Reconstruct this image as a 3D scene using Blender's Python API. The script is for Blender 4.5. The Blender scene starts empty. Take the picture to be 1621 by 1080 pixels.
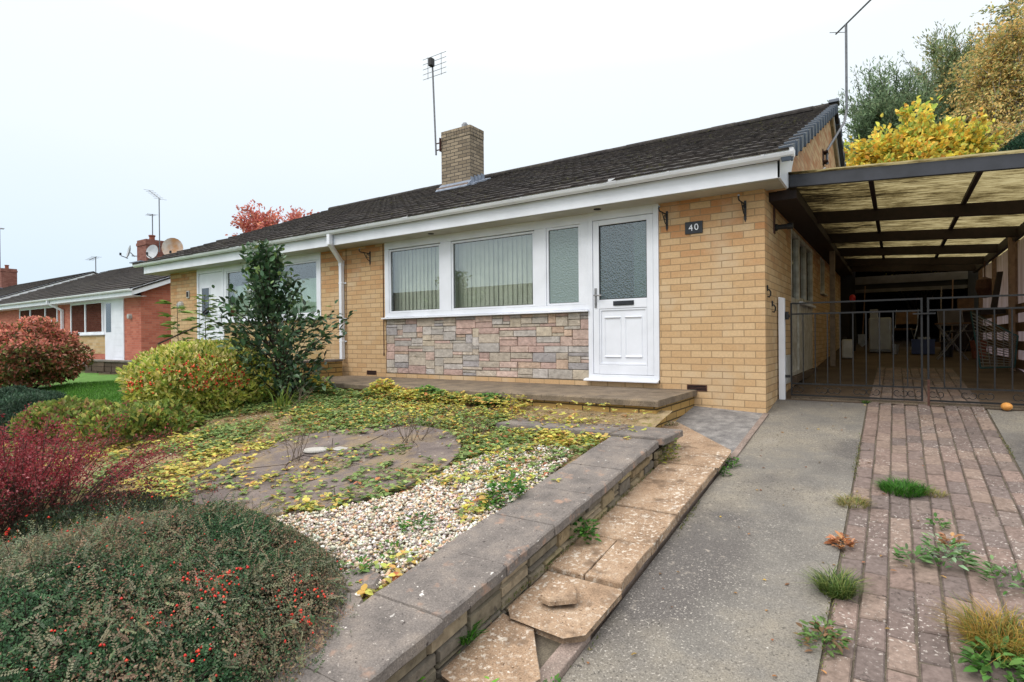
import bpy, math, random
import numpy as np
from mathutils import Vector, Matrix

random.seed(7)
RNG = np.random.default_rng(11)
scene = bpy.context.scene
COL = scene.collection
R = math.radians

# ------------------------------------------------------------------ helpers
def lin(r, g, b, a=1.0):
    f = lambda c: (c / 255 / 12.92) if c / 255 <= 0.04045 else ((c / 255 + 0.055) / 1.055) ** 2.4
    return (f(r), f(g), f(b), a)

def linA(cols):
    return np.array([lin(*c)[:3] for c in cols])

class MB:
    """collects faces; build() links them as ONE mesh object"""
    def __init__(s):
        s.v = []; s.f = []; s.m = []; s.c = []; s.hascol = False
    def add(s, verts, faces, m=0, c=None):
        o = len(s.v)
        s.v.extend([tuple(v) for v in verts])
        for f in faces:
            s.f.append(tuple(i + o for i in f)); s.m.append(m); s.c.append(c)
        if c is not None: s.hascol = True
    def box(s, x0, x1, y0, y1, z0, z1, m=0, c=None):
        s.add([(x0,y0,z0),(x1,y0,z0),(x1,y1,z0),(x0,y1,z0),(x0,y0,z1),(x1,y0,z1),(x1,y1,z1),(x0,y1,z1)],
              [(0,3,2,1),(4,5,6,7),(0,1,5,4),(1,2,6,5),(2,3,7,6),(3,0,4,7)], m, c)
    def hexa(s, pts, m=0, c=None):
        s.add(pts, [(0,3,2,1),(4,5,6,7),(0,1,5,4),(1,2,6,5),(2,3,7,6),(3,0,4,7)], m, c)
    def bar(s, a, b, w, h, m=0, c=None, up=(0,0,1)):
        a = Vector(a); b = Vector(b); d = (b - a).normalized(); u = Vector(up)
        if abs(d.dot(u)) > .98: u = Vector((1, 0, 0))
        r = d.cross(u).normalized() * (w / 2); u = r.cross(d).normalized() * (h / 2)
        s.hexa([a-r-u, a+r-u, b+r-u, b-r-u, a-r+u, a+r+u, b+r+u, b-r+u], m, c)
    def tube(s, pts, r, n=8, m=0, c=None, cap=True):
        pts = [Vector(p) for p in pts]
        rr = r if isinstance(r, (list, tuple)) else [r] * len(pts)
        o = []; prev = None
        for i, p in enumerate(pts):
            d = (pts[min(i+1, len(pts)-1)] - pts[max(i-1, 0)]).normalized()
            if prev is None:
                u = Vector((0,0,1)) if abs(d.z) < .9 else Vector((1,0,0))
            else:
                u = prev
            a = d.cross(u).normalized(); b = a.cross(d).normalized(); prev = b
            for k in range(n):
                t = 2 * math.pi * k / n
                o.append(p + (a * math.cos(t) + b * math.sin(t)) * rr[i])
        fs = []
        for i in range(len(pts) - 1):
            for k in range(n):
                fs.append((i*n+k, i*n+(k+1) % n, (i+1)*n+(k+1) % n, (i+1)*n+k))
        if cap:
            fs.append(tuple(range(n))[::-1]); fs.append(tuple(range((len(pts)-1)*n, len(pts)*n)))
        s.add(o, fs, m, c)
    def prism(s, poly, axis, a, b, m=0, c=None):
        def P(u, v, w):
            return {'x': (w, u, v), 'y': (u, w, v), 'z': (u, v, w)}[axis]
        n = len(poly)
        vs = [P(u, v, a) for u, v in poly] + [P(u, v, b) for u, v in poly]
        fs = [tuple(range(n))[::-1], tuple(range(n, 2*n))] + [(i, (i+1) % n, n+(i+1) % n, n+i) for i in range(n)]
        s.add(vs, fs, m, c)
    def lathe(s, prof, loc, n=16, m=0, c=None, axis='z'):
        vs = []
        for r, z in prof:
            for k in range(n):
                t = 2*math.pi*k/n
                p = (r*math.cos(t), r*math.sin(t), z)
                if axis == 'y': p = (p[0], p[2], p[1])
                if axis == 'x': p = (p[2], p[0], p[1])
                vs.append((loc[0]+p[0], loc[1]+p[1], loc[2]+p[2]))
        fs = [(i*n+k, i*n+(k+1) % n, (i+1)*n+(k+1) % n, (i+1)*n+k) for i in range(len(prof)-1) for k in range(n)]
        fs.append(tuple(range(n))[::-1]); fs.append(tuple(range((len(prof)-1)*n, len(prof)*n)))
        s.add(vs, fs, m, c)
    def build(s, name, mats, parent=None, smooth=False, bevel=0, fixn=True):
        if not isinstance(mats, (list, tuple)): mats = [mats]
        me = bpy.data.meshes.new(name)
        org = Vector((0,0,0))
        if parent is not None:
            q = parent
            while q is not None: org = org + q.location; q = q.parent
        me.from_pydata([(v[0]-org.x, v[1]-org.y, v[2]-org.z) for v in s.v], [], s.f)
        for m in mats: me.materials.append(m)
        me.polygons.foreach_set('material_index', s.m)
        if smooth: me.polygons.foreach_set('use_smooth', [True]*len(s.f))
        if s.hascol:
            at = me.color_attributes.new('Col', 'FLOAT_COLOR', 'CORNER')
            buf = []
            for f, c in zip(s.f, s.c):
                c = c if c is not None else (1,1,1)
                buf.extend([c[0], c[1], c[2], 1.0] * len(f))
            at.data.foreach_set('color', buf)
        if fixn:
            import bmesh
            bm = bmesh.new(); bm.from_mesh(me); bmesh.ops.recalc_face_normals(bm, faces=bm.faces); bm.to_mesh(me); bm.free()
        o = bpy.data.objects.new(name, me); COL.objects.link(o)
        if parent is not None: o.parent = parent
        if bevel:
            b = o.modifiers.new('bevel', 'BEVEL'); b.width = bevel; b.segments = 2; b.limit_method = 'ANGLE'
        return o

def npmesh(name, V, F, mat, parent=None, col=None, smooth=False):
    """V (n,3), F (m,k) uniform faces, col per-vertex (n,3)"""
    V = np.asarray(V, dtype=np.float32).copy(); F = np.asarray(F, dtype=np.int32)
    if parent is not None:
        q = parent; org = Vector((0,0,0))
        while q is not None: org = org + q.location; q = q.parent
        V -= np.array(org, dtype=np.float32)
    me = bpy.data.meshes.new(name)
    n, (m, k) = len(V), F.shape
    me.vertices.add(n); me.vertices.foreach_set('co', V.ravel())
    me.loops.add(m*k); me.loops.foreach_set('vertex_index', F.ravel())
    me.polygons.add(m); me.polygons.foreach_set('loop_start', np.arange(0, m*k, k, dtype=np.int32))
    me.update(calc_edges=True)
    if smooth: me.polygons.foreach_set('use_smooth', np.ones(m, dtype=bool))
    if col is not None:
        at = me.color_attributes.new('Col', 'FLOAT_COLOR', 'POINT')
        c4 = np.ones((n, 4), dtype=np.float32); c4[:, :3] = col
        at.data.foreach_set('color', c4.ravel())
    me.materials.append(mat)
    o = bpy.data.objects.new(name, me); COL.objects.link(o)
    if parent is not None: o.parent = parent
    return o

def tag(o, label=None, cat=None, group=None, kind=None):
    if label: o['label'] = label
    if cat: o['category'] = cat
    if group: o['group'] = group
    if kind: o['kind'] = kind
    return o

def empty(name, loc, label, cat, group=None):
    o = bpy.data.objects.new(name, None); COL.objects.link(o)
    o.location = loc; o.empty_display_size = .2
    return tag(o, label, cat, group)

def norm(a):
    return a / np.maximum(np.linalg.norm(a, axis=-1, keepdims=True), 1e-9)

def _hash(i, j, k):
    h = (i*374761393 + j*668265263 + k*2147483647 + 1274126177) & 0xffffffff
    h = ((h ^ (h >> 13)) * 1274126177) & 0xffffffff
    return ((h ^ (h >> 16)) & 0xffff) / 65535.0
def vnoise(P, sc):
    """value noise 0..1 at points (n,3)"""
    q = np.asarray(P, dtype=float) * sc; i = np.floor(q).astype(np.int64); f = q - i; f = f*f*(3-2*f); out = 0
    for a in (0,1):
        for b in (0,1):
            for c in (0,1):
                w = (f[:,0] if a else 1-f[:,0])*(f[:,1] if b else 1-f[:,1])*(f[:,2] if c else 1-f[:,2])
                out = out + w*_hash(i[:,0]+a, i[:,1]+b, i[:,2]+c)
    return out

def leaves(name, P, D, N, L, W, col, mat, parent=None, fold=.25, big=False, droop=0.0):
    n = len(P); D = norm(D); B = norm(np.cross(N, D)); N = norm(np.cross(D, B))
    L = np.broadcast_to(L, (n,))[:, None]; W = np.broadcast_to(W, (n,))[:, None]
    f = fold * W
    if not big:
        V = np.stack([P, P + D*L*.5 + B*W*.5 + N*f, P + D*L - N*L*droop, P + D*L*.5 - B*W*.5 + N*f], 1)
        F = np.array([[0,2,1],[0,3,2]]); k = 4
    else:
        V = np.stack([P, P + D*L*.3 + B*W*.45 + N*f, P + D*L*.68 + B*W*.38 + N*f - N*L*droop*.5, P + D*L - N*L*droop,
                      P + D*L*.68 - B*W*.38 + N*f - N*L*droop*.5, P + D*L*.3 - B*W*.45 + N*f], 1)
        F = np.array([[0,3,2,1],[0,5,4,3]]); k = 6
    FF = (np.arange(n)[:, None, None]*k + F[None]).reshape(-1, F.shape[1])
    c = np.repeat(col, k, axis=0)
    return npmesh(name, V.reshape(-1, 3), FF, mat, parent, c)

def pick(rng, n, cols, w, jit=.18):
    w = np.array(w, float); w /= w.sum()
    C = linA(cols)[rng.choice(len(cols), n, p=w)]
    return np.clip(C * (1 + jit*rng.standard_normal((n,1))) * (1+.06*rng.standard_normal((n,3))), .002, 1)

# ------------------------------------------------------------------ materials
def new_mat(name):
    m = bpy.data.materials.new(name); m.use_nodes = True
    nt = m.node_tree; bs = nt.nodes['Principled BSDF']
    return m, nt, bs
def N_(nt, t, **kw):
    n = nt.nodes.new(t)
    for k, v in kw.items(): setattr(n, k, v)
    return n
def pos(nt):
    return N_(nt, 'ShaderNodeNewGeometry').outputs['Position']
def noise(nt, vec, scale, detail=4, rough=.55):
    n = N_(nt, 'ShaderNodeTexNoise'); n.inputs['Scale'].default_value = scale; n.inputs['Detail'].default_value = detail
    n.inputs['Roughness'].default_value = rough; nt.links.new(vec, n.inputs['Vector']); return n
def ramp(nt, fac, stops):
    r = N_(nt, 'ShaderNodeValToRGB'); e = r.color_ramp.elements
    e[0].position, e[0].color = stops[0]; e[1].position, e[1].color = stops[-1]
    for p, c in stops[1:-1]:
        q = e.new(p); q.color = c
    nt.links.new(fac, r.inputs['Fac']); return r.outputs['Color']
def mixc(nt, fac, a, b, mode='MIX'):
    n = N_(nt, 'ShaderNodeMix', data_type='RGBA', blend_type=mode)
    for s, v in (('Factor', fac), ('A', a), ('B', b)):
        i = [x for x in n.inputs if x.name == s and (x.type == 'RGBA' or s == 'Factor')][0]
        if hasattr(v, 'links'): nt.links.new(v, i)
        else: i.default_value = v
    return [x for x in n.outputs if x.type == 'RGBA'][0]
def mth(nt, op, a, b=None, clamp=False):
    n = N_(nt, 'ShaderNodeMath', operation=op); n.use_clamp = clamp
    for i, v in enumerate((a, b)):
        if v is None: continue
        if hasattr(v, 'links'): nt.links.new(v, n.inputs[i])
        else: n.inputs[i].default_value = v
    return n.outputs[0]
def bump(nt, bs, h, strength=.4, dist=.01):
    b = N_(nt, 'ShaderNodeBump'); b.inputs['Strength'].default_value = strength; b.inputs['Distance'].default_value = dist
    nt.links.new(h, b.inputs['Height']); nt.links.new(b.outputs[0], bs.inputs['Normal']); return b
def mapping(nt, vec, sc):
    m = N_(nt, 'ShaderNodeMapping'); m.inputs['Scale'].default_value = sc; nt.links.new(vec, m.inputs['Vector']); return m.outputs[0]
BLK = (0,0,0,1); WHT = (1,1,1,1)

def simple(name, c1, c2=None, scale=8, rough=.6, bmp=.15, bscale=60, bd=.003, spec=.4, metal=0, c3=None, detail=6):
    m, nt, bs = new_mat(name); p = pos(nt)
    n = noise(nt, p, scale, detail)
    c2 = c2 or tuple(x*.75 for x in c1[:3]) + (1,)
    st = [(.32, c2), (.62, c1)] if c3 is None else [(.3, c2), (.52, c1), (.7, c3)]
    nt.links.new(ramp(nt, n.outputs['Fac'], st), bs.inputs['Base Color'])
    bs.inputs['Roughness'].default_value = rough; bs.inputs['Specular IOR Level'].default_value = spec; bs.inputs['Metallic'].default_value = metal
    if bmp: bump(nt, bs, noise(nt, p, bscale, 5).outputs['Fac'], bmp, bd)
    return m

def speck(nt, p, scale, lo, hi, cover_scale=None, clo=.5, chi=.6):
    """mask of small irregular flecks (lichen, exposed chippings)"""
    n = noise(nt, p, scale, 3, .6)
    a = ramp(nt, n.outputs['Fac'], [(lo, BLK), (hi, WHT)])
    if cover_scale:
        c = noise(nt, p, cover_scale, 3)
        b = ramp(nt, c.outputs['Fac'], [(clo, BLK), (chi, WHT)])
        a = mixc(nt, 1.0, a, b, 'MULTIPLY')
    return a

def brick_mat(name, ca, cb, cc, mortar, w=.225, h=.075, ms=.006, weather=None, top=None, offset=.5):
    m, nt, bs = new_mat(name)
    p = pos(nt); s = N_(nt, 'ShaderNodeSeparateXYZ'); nt.links.new(p, s.inputs[0])
    u = mth(nt, 'ADD', s.outputs['X'], s.outputs['Y'])
    c = N_(nt, 'ShaderNodeCombineXYZ'); nt.links.new(u, c.inputs[0]); nt.links.new(s.outputs['Z'], c.inputs[1])
    wob = noise(nt, p, 9, 2); wm = N_(nt, 'ShaderNodeVectorMath', operation='SCALE'); wm.inputs['Scale'].default_value = .006
    nt.links.new(wob.outputs['Color'], wm.inputs[0])
    va = N_(nt, 'ShaderNodeVectorMath', operation='ADD'); nt.links.new(c.outputs[0], va.inputs[0]); nt.links.new(wm.outputs[0], va.inputs[1])
    b = N_(nt, 'ShaderNodeTexBrick'); b.offset = offset
    b.inputs['Scale'].default_value = 1; b.inputs['Brick Width'].default_value = w; b.inputs['Row Height'].default_value = h
    b.inputs['Mortar Size'].default_value = ms; b.inputs['Mortar Smooth'].default_value = .25; b.inputs['Bias'].default_value = 0
    nt.links.new(va.outputs[0], b.inputs['Vector'])
    b.inputs['Color1'].default_value = BLK; b.inputs['Color2'].default_value = WHT; b.inputs['Mortar'].default_value = (.5,.5,.5,1)
    col = ramp(nt, b.outputs['Color'], [(.05, ca), (.5, cb), (.95, cc)])
    if top:   # sheltered courses keep their kiln colour, the weathered ones below have gone pale
        zz = mth(nt, 'ADD', s.outputs['Z'], mth(nt, 'MULTIPLY', noise(nt, p, 3, 3).outputs['Fac'], .6))
        zz = mth(nt, 'MULTIPLY', mth(nt, 'SUBTRACT', zz, top[0]), top[1], True)
        t1 = ramp(nt, b.outputs['Color'], [(.05, top[2]), (.45, top[3]), (.8, cb)])
        col = mixc(nt, zz, col, t1)
    fine = noise(nt, p, 45, 5, .7)
    col = mixc(nt, .5, col, ramp(nt, fine.outputs['Fac'], [(.25, (.55,.55,.55,1)), (.75, (1.15,1.15,1.15,1))]), 'MULTIPLY')
    if weather:
        wn = noise(nt, p, 2.2, 5)
        col = mixc(nt, ramp(nt, wn.outputs['Fac'], [(.52, BLK), (.75, (.6,.6,.6,1))]), col, weather)
    col = mixc(nt, b.outputs['Fac'], col, mortar)
    nt.links.new(col, bs.inputs['Base Color']); bs.inputs['Roughness'].default_value = .85; bs.inputs['Specular IOR Level'].default_value = .25
    inv = mth(nt, 'SUBTRACT', 1.0, b.outputs['Fac'])
    h_ = mth(nt, 'ADD', inv, mth(nt, 'MULTIPLY', fine.outputs['Fac'], .35))
    bump(nt, bs, h_, .55, .006)
    return m

def colmat(name, rough=.85, bscale=70, bmp=.4, bd=.004, tint=.45, flecks=None, spec=.25, nscale=22):
    """per-face colour attribute, broken up with noise"""
    m, nt, bs = new_mat(name); p = pos(nt)
    a = N_(nt, 'ShaderNodeVertexColor'); a.layer_name = 'Col'
    n = noise(nt, p, nscale, 6, .65)
    c = mixc(nt, tint*2 if tint < .5 else 1, a.outputs['Color'], ramp(nt, n.outputs['Fac'], [(.25, (.5,.48,.46,1)), (.75, (1.3,1.3,1.28,1))]), 'MULTIPLY')
    if flecks:
        for (col, sc, lo, hi, cs, cl, ch) in flecks:
            c = mixc(nt, speck(nt, p, sc, lo, hi, cs, cl, ch), c, col)
    nt.links.new(c, bs.inputs['Base Color']); bs.inputs['Roughness'].default_value = rough; bs.inputs['Specular IOR Level'].default_value = spec
    bump(nt, bs, noise(nt, p, bscale, 6, .65).outputs['Fac'], bmp, bd)
    return m

def leaf_mat(name, rough=.5, trans=.3, spec=.35):
    m, nt, bs = new_mat(name)
    a = N_(nt, 'ShaderNodeVertexColor'); a.layer_name = 'Col'
    nt.links.new(a.outputs['Color'], bs.inputs['Base Color']); bs.inputs['Roughness'].default_value = rough; bs.inputs['Specular IOR Level'].default_value = spec
    t = N_(nt, 'ShaderNodeBsdfTranslucent'); nt.links.new(a.outputs['Color'], t.inputs['Color'])
    mx = N_(nt, 'ShaderNodeMixShader'); mx.inputs[0].default_value = trans
    nt.links.new(bs.outputs[0], mx.inputs[1]); nt.links.new(t.outputs[0], mx.inputs[2])
    nt.links.new(mx.outputs[0], nt.nodes['Material Output'].inputs['Surface'])
    return m

def ground_mat(name, stops, scale, rough=.9, flecks=(), bscale=90, bmp=.5, bd=.004, patch=None, spec=.2):
    m, nt, bs = new_mat(name); p = pos(nt)
    n = noise(nt, p, scale, 8, .62)
    c = ramp(nt, n.outputs['Fac'], stops)
    if patch:
        pn = noise(nt, p, patch[0], 4)
        c = mixc(nt, ramp(nt, pn.outputs['Fac'], [(patch[1], BLK), (patch[2], WHT)]), c, patch[3])
    f = noise(nt, p, 130, 3, .7)
    c = mixc(nt, .8, c, ramp(nt, f.outputs['Fac'], [(.3, (.5,.5,.5,1)), (.7, (1.35,1.35,1.35,1))]), 'MULTIPLY')
    for (col, sc, lo, hi, cs, cl, ch) in flecks:
        c = mixc(nt, speck(nt, p, sc, lo, hi, cs, cl, ch), c, col)
    nt.links.new(c, bs.inputs['Base Color']); bs.inputs['Roughness'].default_value = rough; bs.inputs['Specular IOR Level'].default_value = spec
    bump(nt, bs, mth(nt, 'ADD', n.outputs['Fac'], mth(nt, 'MULTIPLY', noise(nt, p, bscale, 5, .7).outputs['Fac'], .6)), bmp, bd)
    return m

MORT = lin(150,128,98)
M = {}
M['brick'] = brick_mat('buff_brick', lin(199,163,121), lin(205,171,129), lin(211,180,140), lin(156,130,98), ms=.0052,
                       weather=lin(200,184,158), top=(2.55, 1.2, lin(188,130,84), lin(200,152,106)))
M['brick_l'] = brick_mat('buff_brick_pale', lin(192,157,116), lin(201,168,126), lin(210,181,142), lin(150,125,94), ms=.0052, weather=lin(194,176,146), top=(2.55, 1.2, lin(176,122,82), lin(188,142,102)))
M['panel_l'] = brick_mat('pale_block', lin(180,150,105), lin(192,164,120), lin(198,174,136), lin(176,160,130), w=.3, h=.11, ms=.008)
M['brick_ch'] = brick_mat('chimney_brick', lin(128,114,96), lin(148,134,114), lin(164,148,126), lin(84,78,72), ms=.009, weather=lin(110,102,94))
M['brick_red'] = brick_mat('red_brick', lin(172,98,80), lin(184,108,88), lin(194,120,98), lin(168,122,106), ms=.006)
M['brick_patio'] = brick_mat('patio_brick', lin(170,136,80), lin(180,146,88), lin(160,132,84), lin(84,70,46), w=.3, h=.075, ms=.008, weather=lin(120,110,70))
M['brick_red_dark'] = brick_mat('sooty_red_brick', lin(128,80,70), lin(142,92,80), lin(152,104,92), lin(112,90,82), ms=.006)
M['white'] = simple('white_upvc', lin(234,237,245), lin(220,223,230), 2.2, .34, 0, spec=.5)
M['white_old'] = simple('weathered_white_paint', lin(200,198,190), lin(150,142,128), 7, .6, .2)
M['soffit'] = simple('soffit_board', lin(178,175,164), lin(162,158,146), 2, .6, 0)
M['black'] = simple('black_iron', lin(34,34,36), lin(24,24,25), 30, .45, .2)
M['wrought'] = simple('grey_wrought_iron', lin(27,27,29), lin(20,20,22), 14, .45, .2, c3=lin(38,32,30))
M['capblue'] = simple('slate_blue_plastic', lin(62,74,88), lin(48,58,70), 6, .4, 0)
M['lead'] = simple('lead_flashing', lin(140,150,166), lin(110,118,132), 12, .5, .2)
M['galv'] = simple('galvanised_metal', lin(150,150,152), lin(120,120,122), 20, .4, .1, metal=.6)
M['aerial'] = simple('aluminium_aerial', lin(120,122,126), lin(96,98,102), 20, .45, 0, metal=.3)
M['rust'] = simple('rusty_brown_metal', lin(84,54,44), lin(60,38,32), 40, .8, .3)
M['gap'] = simple('dark_recess', lin(26,24,22), lin(18,17,16), 10, .9, 0)
M['room'] = simple('room_wall', lin(96,100,96), lin(84,88,84), 3, .9, 0)
M['blind'] = simple('vertical_blind_fabric', lin(206,205,192), lin(190,190,176), 5, .8, .1)
M['curtain'] = simple('pale_green_curtain', lin(186,206,190), lin(164,186,170), 5, .9, .1)
M['slate'] = simple('slate_plaque', lin(44,48,54), lin(34,37,42), 25, .5, .2)
M['wood_dark'] = simple('dark_stained_timber', lin(44,30,28), lin(30,21,20), 12, .7, .3, bscale=40)
M['wood_grey'] = simple('grey_painted_timber', lin(60,62,70), lin(48,50,56), 6, .5, .15)
M['post'] = simple('pale_painted_post', lin(140,124,108), lin(112,98,86), 9, .7, .2)
M['fence_post'] = simple('concrete_fence_post', lin(150,124,104), lin(122,100,84), 14, .9, .4)
M['fence_board'] = simple('brown_fence_board', lin(112,84,62), lin(84,62,46), 11, .85, .4)
M['bark'] = simple('brown_bark', lin(84,70,58), lin(54,45,38), 18, .9, .8, bscale=30, bd=.01)
M['bark_birch'] = simple('birch_bark', lin(170,164,154), lin(70,62,56), 5, .8, .5)
M['twig'] = simple('twig', lin(74,58,48), lin(52,42,36), 20, .9, .2)
M['twig_grey'] = simple('dry_stem', lin(120,106,92), lin(92,80,70), 20, .9, .2)
M['garage_dark'] = simple('garage_dark_wall', lin(40,36,36), lin(30,27,27), 4, .9, .1)
M['lintel'] = simple('grey_lintel_board', lin(92,86,84), lin(76,70,68), 5, .7, .1)
M['fridge'] = simple('off_white_enamel', lin(150,150,148), lin(132,130,128), 4, .4, 0)
M['plastic_white'] = simple('white_plastic', lin(190,190,188), lin(172,172,168), 6, .5, 0)
M['blue'] = simple('blue_plastic', lin(40,52,96), lin(34,42,80), 6, .5, 0)
M['red'] = simple('red_plastic', lin(190,36,36), lin(160,28,28), 6, .4, 0)
M['teal'] = simple('teal_frame', lin(46,88,92), lin(36,70,74), 10, .5, 0)
M['clay'] = simple('terracotta_pot', lin(150,86,66), lin(110,66,54), 14, .85, .2)
M['dish'] = simple('satellite_dish_grey', lin(186,190,194), lin(168,172,176), 6, .5, 0)
M['dish_rust'] = simple('rusty_dish_mesh', lin(176,132,92), lin(190,186,180), 2.2, .7, 0)
M['orange'] = simple('rotting_orange_skin', lin(222,160,84), lin(196,128,60), 30, .6, .1)
M['kerb'] = ground_mat('concrete_edging', [(.3, lin(120,108,100)), (.7, lin(158,140,130))], 7, flecks=[(lin(200,192,180), 90, .62, .68, 6, .5, .6)])
M['stonewall'] = colmat('walling_block', flecks=[(lin(74,68,62), 34, .6, .7, 7, .45, .6)])
M['cladding'] = colmat('split_stone_cladding', bscale=26, bmp=1.0, bd=.02, tint=.35, nscale=14)
M['roof'] = colmat('concrete_roof_tile', rough=.9, tint=.5, bscale=60, bmp=.6, nscale=9,
                   flecks=[(lin(116,112,106), 60, .62, .68, 2.5, .46, .6), (lin(78,76,54), 22, .55, .66, 1.1, .42, .6), (lin(38,35,34), 12, .56, .66, None, 0, 0)])
M['paver'] = colmat('brick_paver', rough=.9, tint=.42, bscale=110, bmp=.5, nscale=35,
                    flecks=[(lin(188,180,172), 55, .60, .65, 2.2, .44, .6), (lin(70,62,58), 34, .58, .68, 2, .42, .6)])
M['slab'] = ground_mat('sandy_paving_slab', [(.28, lin(128,107,88)), (.5, lin(160,135,111)), (.75, lin(178,156,133))], 5,
                       flecks=[(lin(206,196,182), 38, .55, .63, 3.0, .40, .62), (lin(218,210,198), 75, .62, .68, 2.2, .40, .6), (lin(112,94,78), 7, .54, .70, None, 0, 0), (lin(92,72,56), 55, .64, .7, None, 0, 0)])
M['coping'] = ground_mat('grey_coping_stone', [(.3, lin(98,93,90)), (.5, lin(121,114,109)), (.72, lin(141,131,122))], 6,
                         flecks=[(lin(214,210,204), 16, .69, .71, 2, .45, .55), (lin(64,58,57), 40, .65, .72, None, 0, 0), (lin(154,128,112), 9, .6, .72, None, 0, 0), (lin(176,168,160), 70, .66, .7, None, 0, 0)])
M['patio_top'] = ground_mat('patio_concrete', [(.3, lin(96,86,74)), (.52, lin(128,114,98)), (.75, lin(150,132,108))], 5,
                            flecks=[(lin(70,64,60), 50, .6, .7, None, 0, 0)])
M['drive'] = ground_mat('driveway_concrete', [(.25, lin(92,89,86)), (.45, lin(120,116,110)), (.6, lin(138,131,119)), (.78, lin(150,144,134))], 1.5,
                        flecks=[(lin(172,166,157), 80, .585, .68, 1.1, .38, .60), (lin(200,196,188), 30, .715, .745, 1.6, .42, .58), (lin(66,63,60), 70, .575, .68, 1.5, .38, .60), (lin(152,144,134), 24, .60, .74, .8, .42, .60)],
                        patch=(.9, .48, .62, lin(98,94,91)))
M['apron'] = ground_mat('rough_grey_concrete', [(.3, lin(104,102,102)), (.5, lin(134,131,129)), (.75, lin(166,162,158))], 9, bmp=.8, bscale=50, bd=.008)
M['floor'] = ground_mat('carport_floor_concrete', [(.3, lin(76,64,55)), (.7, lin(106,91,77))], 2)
M['circle'] = ground_mat('circle_paving_stone', [(.3, lin(90,81,78)), (.5, lin(112,102,98)), (.75, lin(132,120,112))], 4, patch=(2.4,.50,.62,lin(136,120,98)),
                         flecks=[(lin(206,202,196), 24, .67, .7, 3, .42, .6), (lin(140,120,86), 12, .58, .7, None, 0, 0)])
M['soil'] = ground_mat('garden_soil', [(.25, lin(116,100,78)), (.5, lin(158,138,106)), (.75, lin(178,160,130))], 7, bmp=.9, bscale=40, bd=.015,
                       flecks=[(lin(196,186,166), 60, .62, .68, 2.2, .5, .62), (lin(112,110,56), 20, .54, .68, None, 0, 0)])
M['soil2'] = ground_mat('dark_bed_soil', [(.3, lin(40,34,28)), (.7, lin(66,54,42))], 8, bmp=.8, bd=.02)
M['lawn'] = ground_mat('lawn_turf', [(.3, lin(70,104,44)), (.7, lin(98,138,62))], 5, bmp=.6, bd=.01)
M['grassland'] = ground_mat('rough_grass_ground', [(.3, lin(70,84,44)), (.7, lin(104,108,62))], .6)
M['road'] = ground_mat('asphalt_road', [(.3, lin(66,66,66)), (.7, lin(82,82,80))], 3)
M['manhole'] = ground_mat('pale_stone_disc', [(.3, lin(160,156,150)), (.7, lin(190,187,180))], 10)
M['joint'] = ground_mat('sandy_joint', [(.3, lin(80,72,64)), (.7, lin(108,100,86))], 14)
M['pebble'] = colmat('pebble', rough=.7, tint=.12, bmp=0.2)
M['leaf'] = leaf_mat('foliage_leaf', .55, .36, .3)
M['leaf_gloss'] = leaf_mat('glossy_leaf', .35, .15, .5)
M['berry'] = leaf_mat('red_berry', .35, 0.0, .5)

def glass_mat(name, tint, refl_rough=0.0, bmp=None, body=None, base=.07):
    m = bpy.data.materials.new(name); m.use_nodes = True; nt = m.node_tree; nt.nodes.clear()
    out = N_(nt, 'ShaderNodeOutputMaterial')
    t = N_(nt, 'ShaderNodeBsdfTransparent'); t.inputs['Color'].default_value = tint
    g = N_(nt, 'ShaderNodeBsdfGlossy'); g.inputs['Roughness'].default_value = refl_rough; g.inputs['Color'].default_value = (.95,.98,1,1)
    ge = N_(nt, 'ShaderNodeNewGeometry'); dt = N_(nt, 'ShaderNodeVectorMath', operation='DOT_PRODUCT')
    nt.links.new(ge.outputs['Incoming'], dt.inputs[0]); nt.links.new(ge.outputs['True Normal'], dt.inputs[1])
    c1 = mth(nt, 'SUBTRACT', 1.0, mth(nt, 'ABSOLUTE', dt.outputs['Value']), True)
    fac = mth(nt, 'ADD', base, mth(nt, 'MULTIPLY', mth(nt, 'POWER', c1, 4.0), .9), True)
    src = t.outputs[0]
    if body:
        d = N_(nt, 'ShaderNodeBsdfDiffuse'); d.inputs['Color'].default_value = body[0]
        mb = N_(nt, 'ShaderNodeMixShader'); mb.inputs[0].default_value = body[1]
        nt.links.new(t.outputs[0], mb.inputs[1]); nt.links.new(d.outputs[0], mb.inputs[2]); src = mb.outputs[0]
    mx = N_(nt, 'ShaderNodeMixShader'); nt.links.new(fac, mx.inputs[0]); nt.links.new(src, mx.inputs[1]); nt.links.new(g.outputs[0], mx.inputs[2])
    nt.links.new(mx.outputs[0], out.inputs['Surface'])
    if bmp:
        p = pos(nt); v = N_(nt, 'ShaderNodeTexVoronoi'); v.inputs['Scale'].default_value = bmp; nt.links.new(p, v.inputs['Vector'])
        b = N_(nt, 'ShaderNodeBump'); b.inputs['Strength'].default_value = .42; b.inputs['Distance'].default_value = .006
        nt.links.new(v.outputs['Distance'], b.inputs['Height']); nt.links.new(b.outputs[0], g.inputs['Normal'])
        if body: nt.links.new(b.outputs[0], d.inputs['Normal'])
    return m
M['glass'] = glass_mat('window_glass', (.92,.95,.93,1), base=.11)
M['glass_obs'] = glass_mat('obscure_glass', (.5,.56,.55,1), .2, 46, (lin(150,170,166), .6), base=.12)
M['glass_dark'] = glass_mat('dark_glass', (.3,.34,.36,1), .0, base=.08)

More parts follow.
